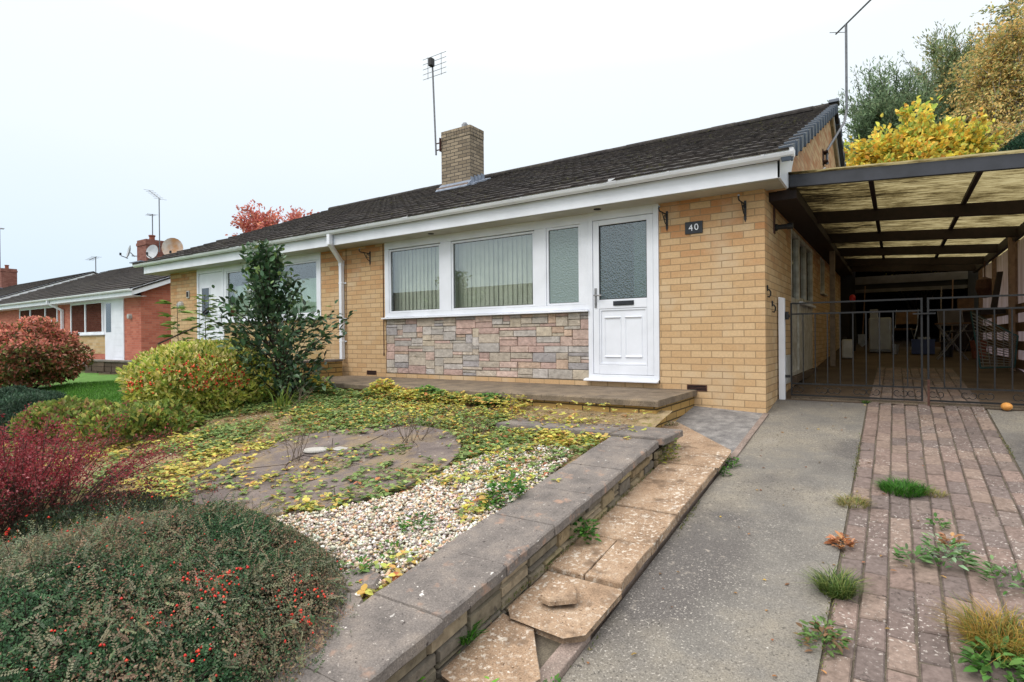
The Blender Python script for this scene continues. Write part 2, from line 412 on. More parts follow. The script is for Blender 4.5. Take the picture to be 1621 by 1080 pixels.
def sheet_mat():
    m = bpy.data.materials.new('translucent_corrugated_sheet'); m.use_nodes = True; nt = m.node_tree; nt.nodes.clear()
    out = N_(nt, 'ShaderNodeOutputMaterial'); p = pos(nt)
    q = mapping(nt, p, (1.6, 13, 1)); n = noise(nt, q, 2.2, 6, .75)
    n2 = noise(nt, p, 1.1, 3)
    f = mth(nt, 'ADD', n.outputs['Fac'], mth(nt, 'MULTIPLY', mth(nt, 'SUBTRACT', n2.outputs['Fac'], .5), .5))
    s = N_(nt, 'ShaderNodeSeparateXYZ'); nt.links.new(p, s.inputs[0])
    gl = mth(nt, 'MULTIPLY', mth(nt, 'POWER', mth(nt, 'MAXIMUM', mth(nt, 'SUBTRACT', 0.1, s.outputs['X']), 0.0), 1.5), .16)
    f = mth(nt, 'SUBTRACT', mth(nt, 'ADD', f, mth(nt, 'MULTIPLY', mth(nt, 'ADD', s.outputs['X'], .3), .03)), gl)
    rb = mth(nt, 'MULTIPLY', mth(nt, 'SINE', mth(nt, 'MULTIPLY', s.outputs['Y'], 2*math.pi/.076)), .09)   # corrugation shading painted into the colour, dark lines along the grimy valleys
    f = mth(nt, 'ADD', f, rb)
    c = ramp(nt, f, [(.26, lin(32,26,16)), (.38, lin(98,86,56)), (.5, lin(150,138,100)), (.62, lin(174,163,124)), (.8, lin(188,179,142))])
    t = N_(nt, 'ShaderNodeBsdfTranslucent'); d = N_(nt, 'ShaderNodeBsdfDiffuse')
    nt.links.new(c, t.inputs['Color']); nt.links.new(c, d.inputs['Color'])
    mx = N_(nt, 'ShaderNodeMixShader'); mx.inputs[0].default_value = .78
    nt.links.new(d.outputs[0], mx.inputs[1]); nt.links.new(t.outputs[0], mx.inputs[2]); nt.links.new(mx.outputs[0], out.inputs['Surface'])
    return m
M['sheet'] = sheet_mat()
def panel_mat():
    m, nt, bs = new_mat('dirty_translucent_panel')
    p = pos(nt); q = mapping(nt, p, (1, 5, .6)); n = noise(nt, q, 2.4, 4)
    c = ramp(nt, n.outputs['Fac'], [(.3, lin(168,142,140)), (.7, lin(206,188,200))])
    nt.links.new(c, bs.inputs['Base Color']); bs.inputs['Roughness'].default_value = .6
    t = N_(nt, 'ShaderNodeBsdfTranslucent'); nt.links.new(c, t.inputs['Color'])
    mx = N_(nt, 'ShaderNodeMixShader'); mx.inputs[0].default_value = .5
    nt.links.new(bs.outputs[0], mx.inputs[1]); nt.links.new(t.outputs[0], mx.inputs[2]); nt.links.new(mx.outputs[0], nt.nodes['Material Output'].inputs['Surface'])
    return m
M['panel'] = panel_mat()

# ------------------------------------------------------------------ terrain heights
SL = .131
def zd(y):                 # driveway
    return .84 + SL*(y-6.4) if y < 7.2 else .945 + .05*(y-7.2)
def zg(y):                 # raised front garden
    return 1.09 + SL*(y-6.4)
def zsl(y): return .93 + SL*(y-6.4)   # top of the sandy slabs
def zcp(y): return 1.14 + SL*(y-6.4)  # top of the coping

def sheet(name, xs, ys, zf, mat, thick=None, jit=0, kind='structure'):
    xs = np.array(xs); ys = np.array(ys); X, Y = np.meshgrid(xs, ys)
    Z = np.vectorize(zf)(X, Y).astype(float)
    if jit: 
        P = np.stack([X.ravel(), Y.ravel(), 0*X.ravel()], 1)
        Z = Z + ((vnoise(P, 1.7)-.5)*jit + (vnoise(P, 6)-.5)*jit*.6).reshape(Z.shape)
    V = np.stack([X.ravel(), Y.ravel(), Z.ravel()], 1); nx, ny = len(xs), len(ys)
    I = np.arange(nx*ny).reshape(ny, nx)
    F = np.stack([I[:-1,:-1].ravel(), I[:-1,1:].ravel(), I[1:,1:].ravel(), I[1:,:-1].ravel()], 1)
    o = npmesh(name, V, F, mat, smooth=True); o['kind'] = kind
    return o

def zbase(x, y):
    if y < -3: z = -.52
    elif y < 7.2: z = .78 + SL*(y-6.4)
    elif y < 18: z = .86
    elif y < 75: z = .86 + .1*(y-18)
    else: z = 6.56
    if x < -16 and y > 7.2: z = .86
    return z
gx = sorted(set(list(np.linspace(-250,-40,8)) + list(np.linspace(-40,30,36)) + list(np.linspace(30,250,8))))
gy = sorted(set(list(np.linspace(-250,-20,8)) + list(np.arange(-20,31,1.0)) + [7.2] + list(np.linspace(31,75,8)) + [110,250]))
sheet('ground', gx, gy, zbase, M['grassland'])
sheet('road', [-250,-60,-20,0,20,250], [-10.5,-4.2], lambda x,y: -.45, M['road'])
sheet('concrete_driveway', np.linspace(-1.135,-.262,5), list(np.linspace(-4,7.1,60)), lambda x,y: zd(y), M['drive'], jit=.006)
sheet('concrete_strip', np.linspace(.722,3.2,5), list(np.linspace(-4,7.1,40)), lambda x,y: zd(y)-.004, M['drive'], jit=.006)
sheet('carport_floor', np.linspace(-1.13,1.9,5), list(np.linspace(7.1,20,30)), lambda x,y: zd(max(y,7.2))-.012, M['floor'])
sheet('paving_bed', [-.265,.725], list(np.linspace(-4,7.1,20))+[11.2], lambda x,y: zd(y)-.0085 if y < 7.15 else zd(y)-.006, M['joint'])
sheet('garden_soil', np.linspace(-9.4,-1.75,100), np.linspace(-3.5,5.3,110), lambda x,y: zg(y), M['soil'], jit=.035)
sheet('lawn', np.linspace(-19.8,-9.3,30), np.linspace(-3.5,6.7,34), lambda x,y: min(zg(y)-.05,.80), M['lawn'], jit=.03)
sheet('neighbour_garden', np.linspace(-60,-13.6,20), np.linspace(6.7,9,6), lambda x,y: .97, M['apron'])
sheet('front_verge_left', np.linspace(-60,-19.7,12), np.linspace(-3.5,6.0,10), lambda x,y: min(zg(y)-.06,.79), M['lawn'], jit=.03)

# apron of rough concrete between the slabs and the house, with its kerb
mb = MB()
ap = [(-1.2,4.78),(-1.135,4.9),(-1.135,6.4),(-1.9,6.4),(-1.9,5.62)]
tz = lambda x,y: zd(y) + .035*max(0,(-1.135-x))/.7 + .006
mb.add([(x,y,tz(x,y)) for x,y in ap] + [(x,y,tz(x,y)-.2) for x,y in ap], [tuple(range(5)), tuple(range(5,10))[::-1]] + [(i,(i+1)%5,5+(i+1)%5,5+i) for i in range(5)])
o = mb.build('concrete_apron', M['apron']); o['kind'] = 'structure'
mb = MB()
mb.hexa([(-1.15,4.88,zd(4.88)-.1),(-1.10,4.88,zd(4.88)-.1),(-1.10,6.39,zd(6.39)-.1),(-1.15,6.39,zd(6.39)-.1),
         (-1.15,4.88,zd(4.88)+.016),(-1.10,4.88,zd(4.88)+.014),(-1.10,6.39,zd(6.39)+.014),(-1.15,6.39,zd(6.39)+.016)])
o = mb.build('kerb_strip', M['kerb']); o['kind'] = 'structure'

# brick paving: basket weave, one surface
PC = linA([(127,111,104),(120,106,101),(134,116,108),(115,103,99),(125,112,106),(138,121,111)])
mb = MB(); g = .0028
def paver(x0,x1,y0,y1):
    c = PC[random.randrange(len(PC))]*random.uniform(.9,1.08)
    j = random.uniform(-.003,.003); t = random.uniform(-.004,.004); t2 = random.uniform(-.003,.003)
    z0, z1 = zd(y0), zd(y1); b = .006
    ox, oy = random.uniform(-.0022,.0022), random.uniform(-.002,.002); x0 += ox; x1 += ox+random.uniform(-.001,.001); y0 += oy+.0025; y1 += oy-.0025
    top = [(x0+g+b,y0+g+b,z0+j+t),(x1-g-b,y0+g+b,z0+j-t+t2),(x1-g-b,y1-g-b,z1+j-t),(x0+g+b,y1-g-b,z1+j+t+t2)]
    mid = [(x0+g,y0+g,z0+j+t-b),(x1-g,y0+g,z0+j-t+t2-b),(x1-g,y1-g,z1+j-t-b),(x0+g,y1-g,z1+j+t+t2-b)]
    bot = [(x,y,z-.03) for x,y,z in mid]
    n0 = len(mb.f); mb.add(top+mid+bot, [(0,1,2,3)] + [(4+i,4+(i+1)%4,(i+1)%4,i) for i in range(4)] + [(8+i,8+(i+1)%4,4+(i+1)%4,4+i) for i in range(4)], 0, tuple(c))
    for q in range(n0+1, len(mb.f)): mb.c[q] = tuple(c*.82)      # soil and moss packed into the worn arrises
s_ = .965/9
for ix in range(9):
    y0 = -4.0 + (.1075 if ix % 2 else 0) + random.uniform(-.015,.015)
    while y0 < 10.9:
        y1 = y0 + .215; paver(-.255+ix*s_, -.255+(ix+1)*s_, y0, y1); y0 = y1
o = mb.build('brick_paving', M['paver'], fixn=False); o['kind'] = 'structure'

# sandy path slabs: loose, each its own thing
def slab(x0, x1, y0, y1, label, dz=0, rz=0, poly=None, tiltx=0, tilty=0):
    mb = MB(); cx, cy = (x0+x1)/2, (y0+y1)/2
    pl = poly or [(x0+.003,y0+.003),(x1-.003,y0+.003),(x1-.003,y1-.003),(x0+.003,y1-.003)]
    if not poly:   # worn, slightly chipped edges
        q = []
        for i in range(4):
            a, b = pl[i], pl[(i+1)%4]
            for t in np.linspace(0,1,7)[:-1]:
                q.append((a[0]+(b[0]-a[0])*t+random.uniform(-.003,.003), a[1]+(b[1]-a[1])*t+random.uniform(-.003,.003)))
        pl = q
    n = len(pl); f = lambda x,y: zsl(y)+dz+tiltx*(x-cx)+tilty*(y-cy)
    ins = [((x-cx)*.985+cx, (y-cy)*.985+cy) for x,y in pl]
    vs = [(x,y,f(x,y)) for x,y in ins] + [(x,y,f(x,y)-.006) for x,y in pl] + [(x,y,f(x,y)-.05) for x,y in pl]
    fs = [tuple(range(n))] + [(n+i,n+(i+1)%n,(i+1)%n,i) for i in range(n)] + [(2*n+i,2*n+(i+1)%n,n+(i+1)%n,n+i) for i in range(n)] + [tuple(range(2*n,3*n))[::-1]]
    mb.add(vs, fs); o = mb.build('paving_slab', M['slab'])
    return tag(o, label, 'paving slab', 'sandy slabs along the garden wall')
slab(0,0,0,0,'sandy slab cut to a point between patio step and rough concrete', poly=[(-1.56,4.46),(-1.125,4.46),(-1.125,4.86),(-1.56,5.32)])
slab(0,0,0,0,'sandy slab strip along the foot of the brick patio step', poly=[(-1.565,4.86),(-1.565,5.33),(-1.83,5.6),(-3.2,5.14),(-3.2,4.86)], dz=.0)
slab(-1.55,-1.13,4.0,4.45,'sandy slab beside the gap in the wall where weeds grow',dz=-.003)
slab(-1.55,-1.13,3.5,3.99,'sandy slab heavily speckled with white lichen, second below the pointed one',dz=.002)
slab(-1.55,-1.13,3.05,3.49,'plain sandy slab with clean edge, just above the one split in two',dz=-.002)
slab(-1.55,-1.335,2.62,3.04,'inner half of the split slab, against the garden wall',dz=0)
slab(-1.33,-1.13,2.62,3.04,'outer half of the split slab, along the drive edge',dz=.003)
slab(0,0,0,0,'raised sandy slab with clipped corner carrying a broken fragment', poly=[(-1.545,2.24),(-1.50,2.19),(-1.21,2.17),(-1.135,2.235),(-1.125,2.61),(-1.545,2.61)], dz=.012, tilty=-.01)
slab(0,0,0,0,'sunken sandy slab broken along its outer edge, below the raised one', poly=[(-1.55,1.76),(-1.30,1.70),(-1.235,1.78),(-1.18,1.93),(-1.25,2.02),(-1.36,2.17),(-1.55,2.2)], dz=-.022)
slab(-1.55,-1.14,1.2,1.69,'sandy slab at the bottom edge of the photo, nearest the viewer',dz=-.03)
slab(-1.55,-1.14,.7,1.19,'sandy slab just outside the foot of the picture',dz=-.03)
mb = MB()
fp = [(-1.41,2.30),(-1.345,2.285),(-1.24,2.36),(-1.27,2.42),(-1.36,2.50),(-1.42,2.45)]
n = len(fp); zz = lambda x,y: zsl(y)+.012
mb.add([(x,y,zz(x,y)+.03+random.uniform(-.004,.004)) for x,y in [((x+1.34)*.94-1.34,(y-2.38)*.94+2.38) for x,y in fp]] + [(x,y,zz(x,y)+.02) for x,y in fp] + [(x,y,zz(x,y)+.001) for x,y in fp],
       [tuple(range(n))] + [(n+i,n+(i+1)%n,(i+1)%n,i) for i in range(n)] + [(2*n+i,2*n+(i+1)%n,n+(i+1)%n,n+i) for i in range(n)])
tag(mb.build('slab_fragment', M['slab']), 'broken triangular slab fragment lying on top of the raised slab', 'stone fragment')
mb = MB()
for i, (y0, y1) in enumerate([(-2,1.1),(1.11,1.7),(1.71,2.3),(2.31,4.84)]):
    d = -.012 if y1 > 2.3 else 0
    mb.hexa([(-1.165,y0,zd(y0)-.1),(-1.135-(.03 if y1>2.3 else 0),y0,zd(y0)-.1),(-1.135-(.03 if y1>2.3 else 0),y1,zd(y1)-.1),(-1.165,y1,zd(y1)-.1),
             (-1.22,y0,zd(y0)+.035+d),(-1.14-(.02 if y1>2.3 else 0),y0,zd(y0)+.028+d),(-1.14-(.02 if y1>2.3 else 0),y1,zd(y1)+.028+d),(-1.22,y1,zd(y1)+.035+d)])
o = mb.build('edging_kerb', M['kerb'], bevel=.006); o['kind'] = 'structure'
mb = MB()
mb.hexa([(-3.2,-2,-.4),(-1.19,-2,-.4),(-1.19,4.84,.3),(-3.2,4.84,.3),(-3.2,-2,zd(-2)+.032),(-1.19,-2,zd(-2)+.032),(-1.19,4.84,zd(4.84)+.032),(-3.2,4.84,zd(4.84)+.032)])
mb.hexa([(-3.2,4.84,.3),(-1.19,4.84,.3),(-1.60,5.3,.3),(-3.2,5.6,.3),(-3.2,4.84,zd(4.84)+.034),(-1.19,4.84,zd(4.84)+.034),(-1.60,5.3,zd(5.3)+.034),(-3.2,5.6,zd(5.6)+.034)])
o = mb.build('slab_bedding', M['joint']); o['kind'] = 'structure'
mb = MB()
for (x,y,r) in [(-1.11,1.9,.035),(-1.10,1.83,.02),(-1.09,1.77,.024)]:
    pts = [(x+r*math.cos(a)*random.uniform(.7,1.2), y+r*math.sin(a)*random.uniform(.7,1.2)) for a in np.linspace(0,6.28,8)[:-1]]
    mb.prism(pts,'z',zd(y)-.005,zd(y)+r*.8)
tag(mb.build('stone_chips', M['slab']), 'small broken chips of sandy slab on the drive edge', 'stone chips')

# ------------------------------------------------------------------ garden wall
gw = empty('garden_wall', (-1.7,2,zg(2)-.2), 'low stone garden wall with wide grey coping beside the sandy slabs', 'garden wall')
BC = linA([(150,136,110),(162,148,116),(130,121,104),(144,127,100),(114,107,97),(158,144,122)])
def packing(u0, u1, v0, v1, cu, cv, wr, hr, emit, rnd):
    nu, nv = round((u1-u0)/cu), round((v1-v0)/cv); cu, cv = (u1-u0)/nu, (v1-v0)/nv; occ = [[False]*nu for _ in range(nv)]
    for j in range(nv):
        for i in range(nu):
            if occ[j][i]: continue
            w = rnd.randint(*wr); h = rnd.choice(hr); w_ = 0
            while w_ < w and i+w_ < nu and not occ[j][i+w_]: w_ += 1
            free = 0
            while i+w_+free < nu and not occ[j][i+w_+free] and free < 2: free += 1
            if free == 1: w_ += 1
            h_ = min(h, nv-j)
            if w_ < 2: h_ = min(h_, 2)
            for a in range(h_):
                for b in range(w_): occ[j+a][i+b] = True
            emit(u0+i*cu, u0+(i+w_)*cu, v0+j*cv, v0+(j+h_)*cv)
def ashlar(mb, u0, u1, v0, v1, emit, minu, minv, depth=0):
    w, h = u1-u0, v1-v0
    if w > 2.1*minu and (w/minu > h/minv or h < 1.9*minv) and (w > 3*minu or random.random() < .8):
        t = u0 + w*random.uniform(.38,.62); ashlar(mb,u0,t,v0,v1,emit,minu,minv); ashlar(mb,t,u1,v0,v1,emit,minu,minv)
    elif h > 1.9*minv and random.random() < .93:
        t = v0 + h*random.choice([.5,.38,.62]); ashlar(mb,u0,u1,v0,t,emit,minu,minv); ashlar(mb,u0,u1,t,v1,emit,minu,minv)
    else: emit(u0,u1,v0,v1)
mb = MB()
def emit_wall(u0,u1,v0,v1):
    c = tuple(BC[random.randrange(len(BC))]*random.uniform(.8,1.1)); g = .005; px = -1.552 + random.uniform(-.008,.008); b = .006
    def P(u,v,x): return (x,u,zsl(u)-.06+v)
    o_ = [P(u0+g,v0+g,px-.02),P(u1-g,v0+g,px-.02),P(u1-g,v1-g,px-.02),P(u0+g,v1-g,px-.02)]
    i_ = [P(u0+g+b,v0+g+b,px),P(u1-g-b,v0+g+b,px),P(u1-g-b,v1-g-b,px),P(u0+g+b,v1-g-b,px)]
    bk = [P(u0+g,v0+g,px-.1),P(u1-g,v0+g,px-.1),P(u1-g,v1-g,px-.1),P(u0+g,v1-g,px-.1)]
    mb.add(o_+i_+bk, [(4,5,6,7)]+[(i,(i+1)%4,4+(i+1)%4,4+i) for i in range(4)]+[(8+i,8+(i+1)%4,(i+1)%4,i) for i in range(4)], 0, c)
packing(-2.0, 4.24, 0, .215, .05, .0307, (3,7), [1,1,2,2,2,3], emit_wall, random.Random(5)); packing(4.3, 4.8, 0, .155, .05, .031, (2,4), [1,2,2], emit_wall, random.Random(6))
mb.build('block_facing', M['stonewall'], gw, fixn=False)
mb = MB()
mb.hexa([(-1.88,-2,-.5),(-1.575,-2,-.5),(-1.575,4.24,.5),(-1.88,4.24,.5),(-1.88,-2,zcp(-2)-.06),(-1.575,-2,zcp(-2)-.06),(-1.575,4.24,zcp(4.24)-.06),(-1.88,4.24,zcp(4.24)-.06)])
mb.hexa([(-1.88,4.3,.5),(-1.575,4.3,.5),(-1.575,4.8,.5),(-1.88,4.8,.5),(-1.88,4.3,.81),(-1.575,4.3,.81),(-1.575,4.8,.81),(-1.88,4.8,.81)])
mb.build('wall_core', M['soil2'], gw)
def cop(y0,y1,x0,x1,zf,dz=0):
    mb = MB(); pts = []
    for (a,b) in [((x0,y0),(x1,y0)),((x1,y0),(x1,y1)),((x1,y1),(x0,y1)),((x0,y1),(x0,y0))]:
        for t in np.linspace(0,1,9)[:-1]:
            pts.append((a[0]+(b[0]-a[0])*t+random.uniform(-.004,.004), a[1]+(b[1]-a[1])*t+random.uniform(-.0025,.0025)))
    n = len(pts); cx,cy = (x0+x1)/2,(y0+y1)/2
    ins = [(x+(.010 if x<cx else -.010), y+(.003 if y<cy else -.003)) for x,y in pts]
    vs = [(x,y,zf(y)+dz) for x,y in ins]+[(x,y,zf(y)+dz-.009) for x,y in pts]+[(x,y,zf(y)+dz-.055) for x,y in pts]
    mb.add(vs, [tuple(range(n))]+[(n+i,n+(i+1)%n,(i+1)%n,i) for i in range(n)]+[(2*n+i,2*n+(i+1)%n,n+(i+1)%n,n+i) for i in range(n)]+[tuple(range(2*n,3*n))[::-1]])
    return mb.build('coping_stone', M['coping'], gw)
yy = -1.9
while yy < 4.2:
    y1 = min(yy+.455, 4.25)
    if 4.25-y1 < .2: y1 = 4.25
    cop(yy+.0015, y1-.0015, -1.93+random.uniform(-.012,.012), -1.52+random.uniform(-.006,.006), zcp, random.uniform(-.003,.003)); yy = y1
cop(4.31,4.80,-1.95,-1.5,lambda y: .868)
cop(4.31,4.80,-2.5,-1.96,lambda y: .872)
cop(4.31,4.80,-3.1,-2.51,lambda y: .868)
# crazy-paved broken stones at the inner corner
for (x,y,r,l) in [(-1.99,1.62,.10,'cracked flat stone wedged between gravel and coping'),(-2.10,1.80,.11,'flat grey stone at the gravel edge beside the red-berried mound'),(-2.08,1.62,.09,'small lichen-white stone by the coping'),(-2.22,1.68,.09,'broken stone half under the red-berried mound'),(-1.98,1.47,.09,'stone tucked behind the coping near the foot of the photo')]:
    mb = MB(); pts = [(x+r*math.cos(a)*random.uniform(.75,1.15), y+r*math.sin(a)*random.uniform(.75,1.15)) for a in np.linspace(0,6.28,9)[:-1]]
    n = len(pts); z = zg(y)+.03
    mb.add([(px*.9+x*.1,py*.9+y*.1,z+.018+SL*(py-y)) for px,py in pts]+[(px,py,z+SL*(py-y)) for px,py in pts]+[(px,py,z-.08) for px,py in pts], [tuple(range(n))]+[(n+i,n+(i+1)%n,(i+1)%n,i) for i in range(n)]+[(2*n+i,2*n+(i+1)%n,n+(i+1)%n,n+i) for i in range(n)])
    tag(mb.build('flat_stone', M['coping'], fixn=True), l, 'stone', 'broken stones beside the coping')

# circular paving set in the garden
CX, CY, CR = -3.83, 3.02, 1.06
mb = MB()
def ring(r0,r1,a0,a1):
    k = max(3,int((a1-a0)/.12)); aa = np.linspace(a0,a1,k); j = random.uniform(-.006,.006)
    o_ = [(CX+r1*math.cos(a),CY+r1*math.sin(a)) for a in aa]; i_ = [(CX+r0*math.cos(a),CY+r0*math.sin(a)) for a in aa[::-1]]
    pts = o_+i_; n = len(pts); z = lambda x,y: zg(y)+.03+j
    mb.add([(x,y,z(x,y)) for x,y in pts]+[(x,y,z(x,y)-.1) for x,y in pts], [tuple(range(n))]+[(n+i,n+(i+1)%n,(i+1)%n,i) for i in range(n)])
for (r0,r1,n) in [(.02,.346,4),(.35,.703,9),(.707,CR,14)]:
    for i in range(n):
        a = 2*math.pi*i/n+r0; ring(r0,r1,a+.003/r1,a+2*math.pi/n-.003/r1)
o = mb.build('circle_paving', M['circle']); o['kind'] = 'structure'
mb = MB(); mz = zg(3.1)+.035
mb.lathe([(.02,0),(.10,0),(.105,.008),(.10,.018),(.0,.02)],(-4.17,3.13,mz),24)
o = mb.build('stone_disc', M['manhole'], smooth=False); tag(o,'pale flat disc of stone lying on the circular paving','stone disc')
mb = MB(); mb.lathe([(.02,0),(.07,0),(.08,.012),(.06,.02),(.0,.02)],(-4.0,3.27,mz+.005),9)
tag(mb.build('stone_disc', M['manhole']),'smaller overgrown pale stone behind the flat disc','stone disc')

# ------------------------------------------------------------------ the semi-detached bungalow
YW = 6.4
H = empty('bungalow', (-7.3,YW,.8), 'buff brick semi-detached bungalow with dark tiled roof, white door and wide windows', 'house')
mb = MB(); T = .11
def bw(x0,x1,z0,z1): mb.box(x0,x1,YW,YW+T,z0,z1)
bw(-2.262,-1.13,.6,3.2); bw(-6.74,-2.262,.6,1.118); bw(-8.33,-6.74,.6,3.2); bw(-12.47,-8.33,.6,1.25); bw(-13.65,-12.47,.6,3.2)
mb.build('front_wall', M['brick'], H)
mb = MB(); mb.box(-11.42,-8.33,YW+.004,YW+T,1.25,2.02); mb.build('panel_wall', M['panel_l'], H)
# side wall with its door/window opening and small window
mb = MB()
def sw(y0,y1,z0,z1): mb.box(-1.24,-1.13,y0,y1,z0,z1)
sw(YW+T,8.18,.6,3.2); sw(8.18,10.48,3.06,3.2); sw(10.48,11.62,.6,3.2); sw(11.62,12.3,.6,2.42); sw(11.62,12.3,3.08,3.2); sw(12.3,16.6,.6,3.2); sw(8.18,10.48,.6,1.1)
# gable triangle
def roofz(y): return 3.42 + .4095*(y-5.98) if y <= 11.45 else 5.66 - .4095*(y-11.45)
mb.prism([(YW+.17,3.2),(16.6,3.2),(16.6,roofz(16.6)-.14),(11.45,roofz(11.45)-.16),(YW+.17,roofz(YW+.17)-.14)],'x',-1.24,-.955)
mb.build('side_wall', M['brick_l'], H)
mb = MB(); mb.box(-13.65,-13.54,YW+T,16.6,.6,3.2); mb.box(-13.65,-1.13,16.6,16.7,.6,3.2)
mb.prism([(YW+.02,3.2),(16.6,3.2),(16.6,roofz(16.6)-.14),(11.45,roofz(11.45)-.16),(YW+.02,roofz(YW+.02)-.14)],'x',-13.65,-13.54)
mb.build('rear_wall', M['brick_l'], H)
mb = MB()
for (x0,x1) in [(-8.3,-3.4),(-3.28,-1.3),(-13.5,-8.45)]:
    mb.box(x0,x1,9.4,9.5,.9,3.15); mb.box(x0,x1,6.52,9.4,.95,1.08); mb.box(x0,x1,6.52,9.4,3.12,3.17)
    mb.box(x0-.05,x0,6.52,9.4,.95,3.12); mb.box(x1,x1+.05,6.52,9.4,.95,3.12)
mb.build('interior', M['room'], H)
# stone cladding panel
CC = linA([(204,170,160),(196,164,156),(184,182,180),(194,190,186),(200,188,166),(162,162,168),(208,180,168),(192,182,166),(202,172,148),(184,180,172),(194,182,166)])
CC = CC*.68 + CC.mean(0)*.32
mb = MB()
mb.box(-6.74,-3.16,YW+.03,YW+T,1.118,1.98,0,(.36,.32,.26))
def emit_cl(u0,u1,v0,v1):
    c = tuple(CC[random.randrange(len(CC))]*random.uniform(.85,1.1)); g = .003; b = .005; yf = YW+.016-random.uniform(0,.014)
    P = lambda u,v,y: (u,y,v)
    i_ = [P(u0+g+b,v0+g+b,yf+random.uniform(-.003,.003)) for _ in (0,)]+[P(u1-g-b,v0+g+b,yf+random.uniform(-.003,.003)),P(u1-g-b,v1-g-b,yf+random.uniform(-.003,.003)),P(u0+g+b,v1-g-b,yf+random.uniform(-.003,.003))]
    o_ = [P(u0+g,v0+g,yf+.006),P(u1-g,v0+g,yf+.006),P(u1-g,v1-g,yf+.006),P(u0+g,v1-g,yf+.006)]
    k_ = [P(u0+g,v0+g,YW+.05),P(u1-g,v0+g,YW+.05),P(u1-g,v1-g,YW+.05),P(u0+g,v1-g,YW+.05)]
    mb.add(i_+o_+k_, [(0,1,2,3)]+[(4+i,4+(i+1)%4,(i+1)%4,i) for i in range(4)]+[(8+i,8+(i+1)%4,4+(i+1)%4,4+i) for i in range(4)], 0, c)
packing(-6.735, -3.165, 1.125, 1.972, .0595, .0424, (3,6), [1,1,2,2,2,3,3], emit_cl, random.Random(3))
mb.build('stone_panel', M['cladding'], H)

# --- windows and doors
def frame_rect(mb, x0,x1,z0,z1,w,y0,y1,axis='y'):
    def bx(a0,a1,c0,c1):
        if axis == 'y': mb.box(a0,a1,y0,y1,c0,c1)
        else: mb.box(y0,y1,a0,a1,c0,c1)
    bx(x0,x0+w,z0,z1); bx(x1-w,x1,z0,z1); bx(x0+w,x1-w,z0,z0+w); bx(x0+w,x1-w,z1-w,z1)
def window(x0,x1,z0,z1,panes,parent=H,yf=YW-.012,label=None,glass=None,head=.0,sill=True):
    mb = MB()
    # outer frame + mullions between the panes (pane = x0,x1,z0,z1, sash width)
    xs = [x0]+[p for q in panes for p in (q[0],q[1])]+[x1]
    zb = min(q[2] for q in panes); zt = max(q[3] for q in panes)
    mb.box(x0,x1,yf,yf+.07,z0,zb); mb.box(x0,x1,yf,yf+.07,zt,z1)
    for i in range(0,len(xs),2): mb.box(xs[i],xs[i+1],yf,yf+.07,zb,zt)
    f = mb.build('window', M['white'], parent, bevel=.004)
    for q in panes:
        m2 = MB(); frame_rect(m2,q[0]+.004,q[1]-.004,q[2]+.004,q[3]-.004,.026,yf+.012,yf+.06); m2.build('sash', M['white'], f)
        m2 = MB(); m2.box(q[0]+.02,q[1]-.02,yf+.034,yf+.042,q[2]+.02,q[3]-.02); m2.build('pane', M[q[4]], f)
        m2 = MB(); frame_rect(m2,q[0]+.028,q[1]-.028,q[2]+.028,q[3]-.028,.008,yf+.0325,yf+.046); m2.build('gasket', M['gap'], f)
    if sill:
        m2 = MB(); m2.prism([(yf-.05,z0-.028),(yf-.05,z0-.008),(yf+.06,z0+.004),(yf+.06,z0-.028)],'x',x0-.04,x1+.012); m2.build('sill', M['white'], f, bevel=.003)
    return f
window(-6.74,-3.162,2.005,3.193,[(-6.65,-5.575,2.07,3.07,'glass'),(-5.37,-3.945,2.07,3.07,'glass'),(-3.765,-3.27,2.07,3.08,'glass_obs')])
window(-11.42,-8.33,2.05,3.193,[(-11.33,-10.5,2.12,3.07,'glass'),(-10.38,-8.43,2.12,3.07,'glass')])
